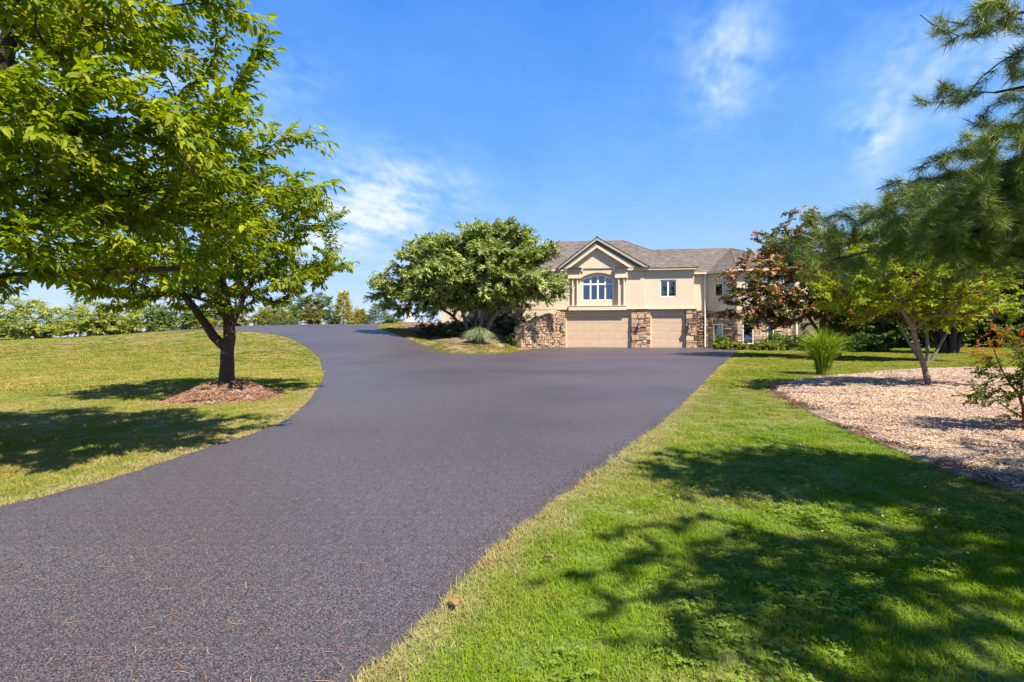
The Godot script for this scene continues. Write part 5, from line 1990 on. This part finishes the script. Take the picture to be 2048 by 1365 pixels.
func far_left() -> void:
	var yg := [[Color(0.34, 0.38, 0.07), 0.6], [Color(0.24, 0.29, 0.055), 0.4]]

	for s in [[-37.2, 37.5, 3.4, 1.7, "large yellow green arching bush, leftmost along the lawn's far edge"], [-31.8, 38.6, 2.9, 1.45, "yellow green arching bush next to the gap with blue sky, left edge"], [-43.0, 37.0, 3.4, 1.8, "yellow green bush half cut by the picture's edge"]]:
		far_tree("arching_bush", s[4], Vector3(s[0], land(s[0], s[1]) - 0.1, -s[1]), three_stems(s[3]), [[Vector3(0, s[3] * 0.95, 0), Vector3(s[2], s[3], 2.0)], [Vector3(s[2] * 0.3, s[3] * 0.6, 0.3), Vector3(s[2] * 0.8, s[3] * 0.6, 1.8)], [Vector3(-s[2] * 0.3, s[3] * 0.5, 0.3), Vector3(s[2] * 0.8, s[3] * 0.55, 1.8)]], 230, Vector2(0.13, 0.06), 14, 0.5, 2.2, yg, M.bark, "bushes along the far lawn edge", 0.4, 0.15, "shrub")
	for s in [[-33.0, 47.0, 1.6, 1.5, "green leafy bush beyond the drive, below the cherry's lowest limb"], [-29.6, 46.5, 1.5, 1.2, "mid green bush beyond the drive, left of the golden shrubs"]]:
		far_tree("leafy_bush", s[4], Vector3(s[0], land(s[0], s[1]) - 0.1, -s[1]), three_stems(s[3]), [[Vector3(0, s[3], 0), Vector3(s[2], s[3], 1.4)], [Vector3(0.3, s[3] * 0.5, 0), Vector3(s[2] * 0.8, s[3] * 0.5, 1.2)]], 90, Vector2(0.15, 0.08), 12, 0.4, 1.4, [[Color(0.17, 0.24, 0.06), 1.0]], M.bark, "bushes beyond the upper drive", 0.35, 0.1, "shrub")
	# golden shrubs above the upper drive
	var gold := [[Color(0.34, 0.30, 0.04), 0.6], [Color(0.22, 0.24, 0.04), 0.4]]
	for s in [[-25.6, 46.8, 1.7, 1.15, "golden yellow rounded shrub seen just behind the cherry trunk"], [-22.6, 47.6, 1.6, 1.25, "golden green mounded shrub right of the cherry trunk"], [-27.9, 45.6, 0.8, 0.6, "small golden shrub low beside the upper drive"]]:
		shrub("golden_shrub", s[4], Vector3(s[0], land(s[0], s[1]), -s[1]), Vector3(s[2], s[3], s[2] * 0.8), gold, 110, Vector2(0.12, 0.05), 11, 0.3, "shrub", "golden shrubs by the upper drive")
	shrub("orange_shrub", "green shrub with orange tinged tips at the end of the shrub bed", Vector3(-18.9, land(-18.9, 47.2), -47.2), Vector3(1.25, 1.05, 1.0), [[Color(0.27, 0.20, 0.04), 0.5], [Color(0.12, 0.14, 0.03), 0.5]], 90, Vector2(0.1, 0.05), 11, 0.3)
	shrub("low_juniper", "low spreading grey green juniper at the kerb of the upper drive", Vector3(-21.2, land(-21.2, 45.6), -45.6), Vector3(1.7, 0.42, 0.7), [[Color(0.13, 0.17, 0.06), 1.0]], 80, Vector2(0.09, 0.035), 11, 0.3)
	far_tree("garden_tree", "round headed green tree standing behind the golden shrubs", Vector3(-20.6, land(-20.6, 51.5), -51.5), three_stems(2.2), [[Vector3(0, 2.2, 0), Vector3(2.2, 1.5, 1.8)], [Vector3(0.6, 2.9, 0), Vector3(1.3, 0.8, 1.2)]], 120, Vector2(0.16, 0.08), 12, 0.42, 1.4, [[Color(0.15, 0.20, 0.045), 0.7], [Color(0.10, 0.15, 0.03), 0.3]], M.bark, "", 0.35)
	shrub("small_evergreen", "small dark evergreen at the right end of the shrub bed", Vector3(-17.6, land(-17.6, 49.0), -49.0), Vector3(0.9, 0.8, 0.8), [[Color(0.09, 0.14, 0.03), 1.0]], 60, Vector2(0.1, 0.05), 11, 0.3)
	# conifers past the crest
	conifer("golden_conifer", "golden columnar conifer rising past the crest of the drive", Vector3(-19.2, land(-19.2, 57.0) - 0.3, -57.0), 4.8, 1.15, Color(0.46, 0.40, 0.04), 40)
	conifer("golden_conifer", "shorter golden conifer tucked beside the taller golden one", Vector3(-17.5, land(-17.5, 57.6) - 0.4, -57.6), 3.0, 0.75, Color(0.46, 0.40, 0.04), 26)
	conifer("spruce_tree", "small green spruce past the crest, left of the spreading tree", Vector3(-15.2, land(-15.2, 57.0) - 0.2, -57.0), 3.3, 1.9, Color(0.16, 0.22, 0.05), 26)
	shrub("crest_shrub", "small green mounded shrub where the drive drops over the crest", Vector3(-11.6, bank(-11.6, 49.0), -49.0), Vector3(1.0, 0.6, 0.8), [[Color(0.12, 0.18, 0.04), 1.0]], 50, Vector2(0.1, 0.05), 11, 0.3)
	# distant trees
	for s in [[-52.0, 72.0, 3.6, 3.0, "hazy distant tree seen through the gap left of the utility pole"], [-46.0, 75.0, 3.3, 2.6, "hazy distant tree seen just right of the utility pole"], [-36.5, 78.0, 4.0, 3.0, "distant tree showing above the golden shrubs"]]:
		far_tree("distant_tree", s[4], Vector3(s[0], land(s[0], s[1]), -s[1]), [[[Vector3(0, -0.2, 0), Vector3(0, 2, 0), Vector3(0.2, 4, 0)], 0.2, 0.06]], [[Vector3(0, s[3] + 0.7, 0), Vector3(s[2], s[3], 2.6)]], 120, Vector2(0.3, 0.16), 12, 0.75, 1.4, [[Color(0.18, 0.235, 0.09), 1.0]], M.bark, "distant trees", 0.6)
	var pole := thing("utility_pole", "bare grey wooden utility pole among the distant trees", "utility pole", Vector3(-47.5, land(-47.5, 66.5), -66.5))
	var cy := CylinderMesh.new()
	cy.top_radius = 0.13
	cy.bottom_radius = 0.19
	cy.height = 7.0
	put("post", cy, M.bark_grey, pole, Vector3(0, 3.4, 0))
	box("crossarm", -1.1, 1.1, 6.2, 6.34, -0.26, -0.14, M.bark_grey, pole)

func far_right() -> void:
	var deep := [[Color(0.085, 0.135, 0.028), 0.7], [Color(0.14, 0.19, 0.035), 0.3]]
	var i := 0
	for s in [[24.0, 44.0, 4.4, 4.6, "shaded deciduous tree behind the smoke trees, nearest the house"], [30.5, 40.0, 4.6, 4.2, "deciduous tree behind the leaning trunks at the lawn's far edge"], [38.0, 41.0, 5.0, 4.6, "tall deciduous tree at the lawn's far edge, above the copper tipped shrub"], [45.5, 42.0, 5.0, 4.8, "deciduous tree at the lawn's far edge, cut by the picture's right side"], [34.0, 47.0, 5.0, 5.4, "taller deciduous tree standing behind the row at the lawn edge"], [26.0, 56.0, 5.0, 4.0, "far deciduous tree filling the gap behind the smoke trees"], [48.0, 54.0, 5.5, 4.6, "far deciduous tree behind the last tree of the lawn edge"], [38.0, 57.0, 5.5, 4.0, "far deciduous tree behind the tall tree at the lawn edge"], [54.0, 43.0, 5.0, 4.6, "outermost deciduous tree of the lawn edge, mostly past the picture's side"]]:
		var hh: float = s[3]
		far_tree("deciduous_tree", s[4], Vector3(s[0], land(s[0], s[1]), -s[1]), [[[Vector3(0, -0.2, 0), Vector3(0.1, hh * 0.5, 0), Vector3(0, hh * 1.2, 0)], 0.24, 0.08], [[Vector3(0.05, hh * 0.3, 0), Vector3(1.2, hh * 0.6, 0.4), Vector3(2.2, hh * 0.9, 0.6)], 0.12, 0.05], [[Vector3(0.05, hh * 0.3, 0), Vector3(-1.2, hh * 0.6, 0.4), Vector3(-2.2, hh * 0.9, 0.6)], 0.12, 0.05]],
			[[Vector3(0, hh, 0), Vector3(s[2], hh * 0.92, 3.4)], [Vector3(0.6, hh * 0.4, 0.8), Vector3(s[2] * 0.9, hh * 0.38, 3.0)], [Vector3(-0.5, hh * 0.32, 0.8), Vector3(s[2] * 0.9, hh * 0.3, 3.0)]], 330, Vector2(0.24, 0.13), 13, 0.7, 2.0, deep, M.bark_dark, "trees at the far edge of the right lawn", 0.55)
		i += 1
	# dark many-stemmed shrub tree with a broad flared foot
	var stems := []
	for k in 7:
		var a := TAU * k / 7
		stems.append([[Vector3(cos(a) * 0.3, -0.1, sin(a) * 0.3), Vector3(cos(a) * 0.5, 0.7, sin(a) * 0.5), Vector3(cos(a) * 1.0, 1.9, sin(a) * 0.9)], 0.22, 0.09])
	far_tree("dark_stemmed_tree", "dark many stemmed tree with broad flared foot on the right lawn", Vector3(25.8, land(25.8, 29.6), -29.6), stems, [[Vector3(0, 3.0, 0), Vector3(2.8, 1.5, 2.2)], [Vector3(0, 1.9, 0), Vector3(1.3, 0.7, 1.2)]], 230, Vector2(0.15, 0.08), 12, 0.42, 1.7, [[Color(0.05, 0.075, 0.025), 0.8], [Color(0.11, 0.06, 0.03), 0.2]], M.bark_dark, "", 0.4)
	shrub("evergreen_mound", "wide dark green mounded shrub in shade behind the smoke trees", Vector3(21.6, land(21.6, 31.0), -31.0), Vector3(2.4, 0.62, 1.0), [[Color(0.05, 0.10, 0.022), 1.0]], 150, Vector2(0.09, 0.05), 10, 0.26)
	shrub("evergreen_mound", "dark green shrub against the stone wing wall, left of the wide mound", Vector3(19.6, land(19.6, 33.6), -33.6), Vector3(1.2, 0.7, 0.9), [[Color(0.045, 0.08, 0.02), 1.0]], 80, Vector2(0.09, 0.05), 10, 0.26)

# ---------------------------------------------------------------- litter
func litter() -> void:
	# fallen pine needles on the asphalt
	var v := PackedVector3Array()
	var idx := PackedInt32Array()
	var col := PackedColorArray()
	for k in 560:
		var d := 1.9 + 9.0 * pow(rng.randf(), 1.6)
		var x := rnd(-4.0, 0.53 * d - 1.9)
		if not inside(Vector2(x, d), drive_poly):
			continue
		var yaw := rnd(0, TAU)
		var bend := rnd(-0.5, 0.5)
		var p := Vector3(x, land(x, d) + 0.040, -d)
		var n := v.size()
		var l := rnd(0.035, 0.11)
		var c := tinted([Color(0.34, 0.16, 0.07), Color(0.42, 0.26, 0.14), Color(0.28, 0.12, 0.06)][k % 3], 0.2, 0.1)
		for s in 4:
			var dir := Vector3(cos(yaw + bend * s), 0, sin(yaw + bend * s))
			var side := dir.cross(Vector3.UP) * 0.0011
			v.append(p - side)
			v.append(p + side)
			col.append(c)
			col.append(c)
			if s > 0:
				var q := n + s * 2
				idx.append_array([q - 2, q - 1, q, q - 1, q + 1, q])
			p += dir * l / 3.0 + Vector3(0, 0.001, 0)
	var o := put("pine_needle_litter", mesh_of(v, idx, col, false), M.chip)
	stuff(o)
	o.set_meta("label", "thin brown pine needles scattered over the asphalt")
	o.set_meta("category", "pine needles")
	# loose stone at the broken edge of the asphalt
	var pp := []
	var pc := []
	for k in drive_poly.size():
		var a := drive_poly[k]
		if a.y < 1.2 or a.length() > 11.0:
			continue
		var dense := 26 if a.length() < 6.0 else 12
		for m in dense:
			var q := a + Vector2(rng.randfn() * 0.055, rng.randfn() * 0.055) - Vector2(0.05 if a.x > -2.5 and a.y < 30 else -0.05, 0)
			var s := rnd(0.003, 0.0085)
			var y := land(q.x, q.y) + (0.036 if inside(q, drive_poly) else 0.004)
			pp.append(Transform3D(Basis.from_euler(Vector3(rnd(0, 6), rnd(0, 6), rnd(0, 6))).scaled(Vector3(s, s * 0.75, s * 1.2)), Vector3(q.x, y, -q.y)))
			pc.append(tinted(Color(1.1, 1.08, 1.12), 0.4, 0.02))
	var sm := SphereMesh.new()
	sm.radial_segments = 5
	sm.rings = 2
	sm.radius = 1.0
	sm.height = 2.0
	var e := scatter("asphalt_crumbs", sm, M.pebble, pp, pc)
	stuff(e)
	e.set_meta("label", "coarse dark crumbs of stone along the asphalt edge")
	e.set_meta("category", "gravel")
	# two fallen leaves
	var n := 0
	for s in [[-0.3, 2.62, "curled dry brown leaf on the straw grass at the asphalt edge"], [0.27, 3.15, "dry grey brown leaf lying on the green grass"]]:
		var leaf := put("fallen_leaf" if n == 0 else "fallen_leaf_001", leaf_shape(0.085, 0.06, 0.7, 0.3, Color(0.42, 0.22, 0.11) if n == 0 else Color(0.34, 0.25, 0.18)), M.leaf_dull, self, Vector3(s[0], land(s[0], s[1]) + 0.05, -s[1]))
		leaf.rotation = Vector3(0.3, 1.9 + n, 0.2)
		leaf.set_meta("label", s[2])
		leaf.set_meta("category", "leaf")
		leaf.set_meta("group", "fallen leaves")
		n += 1
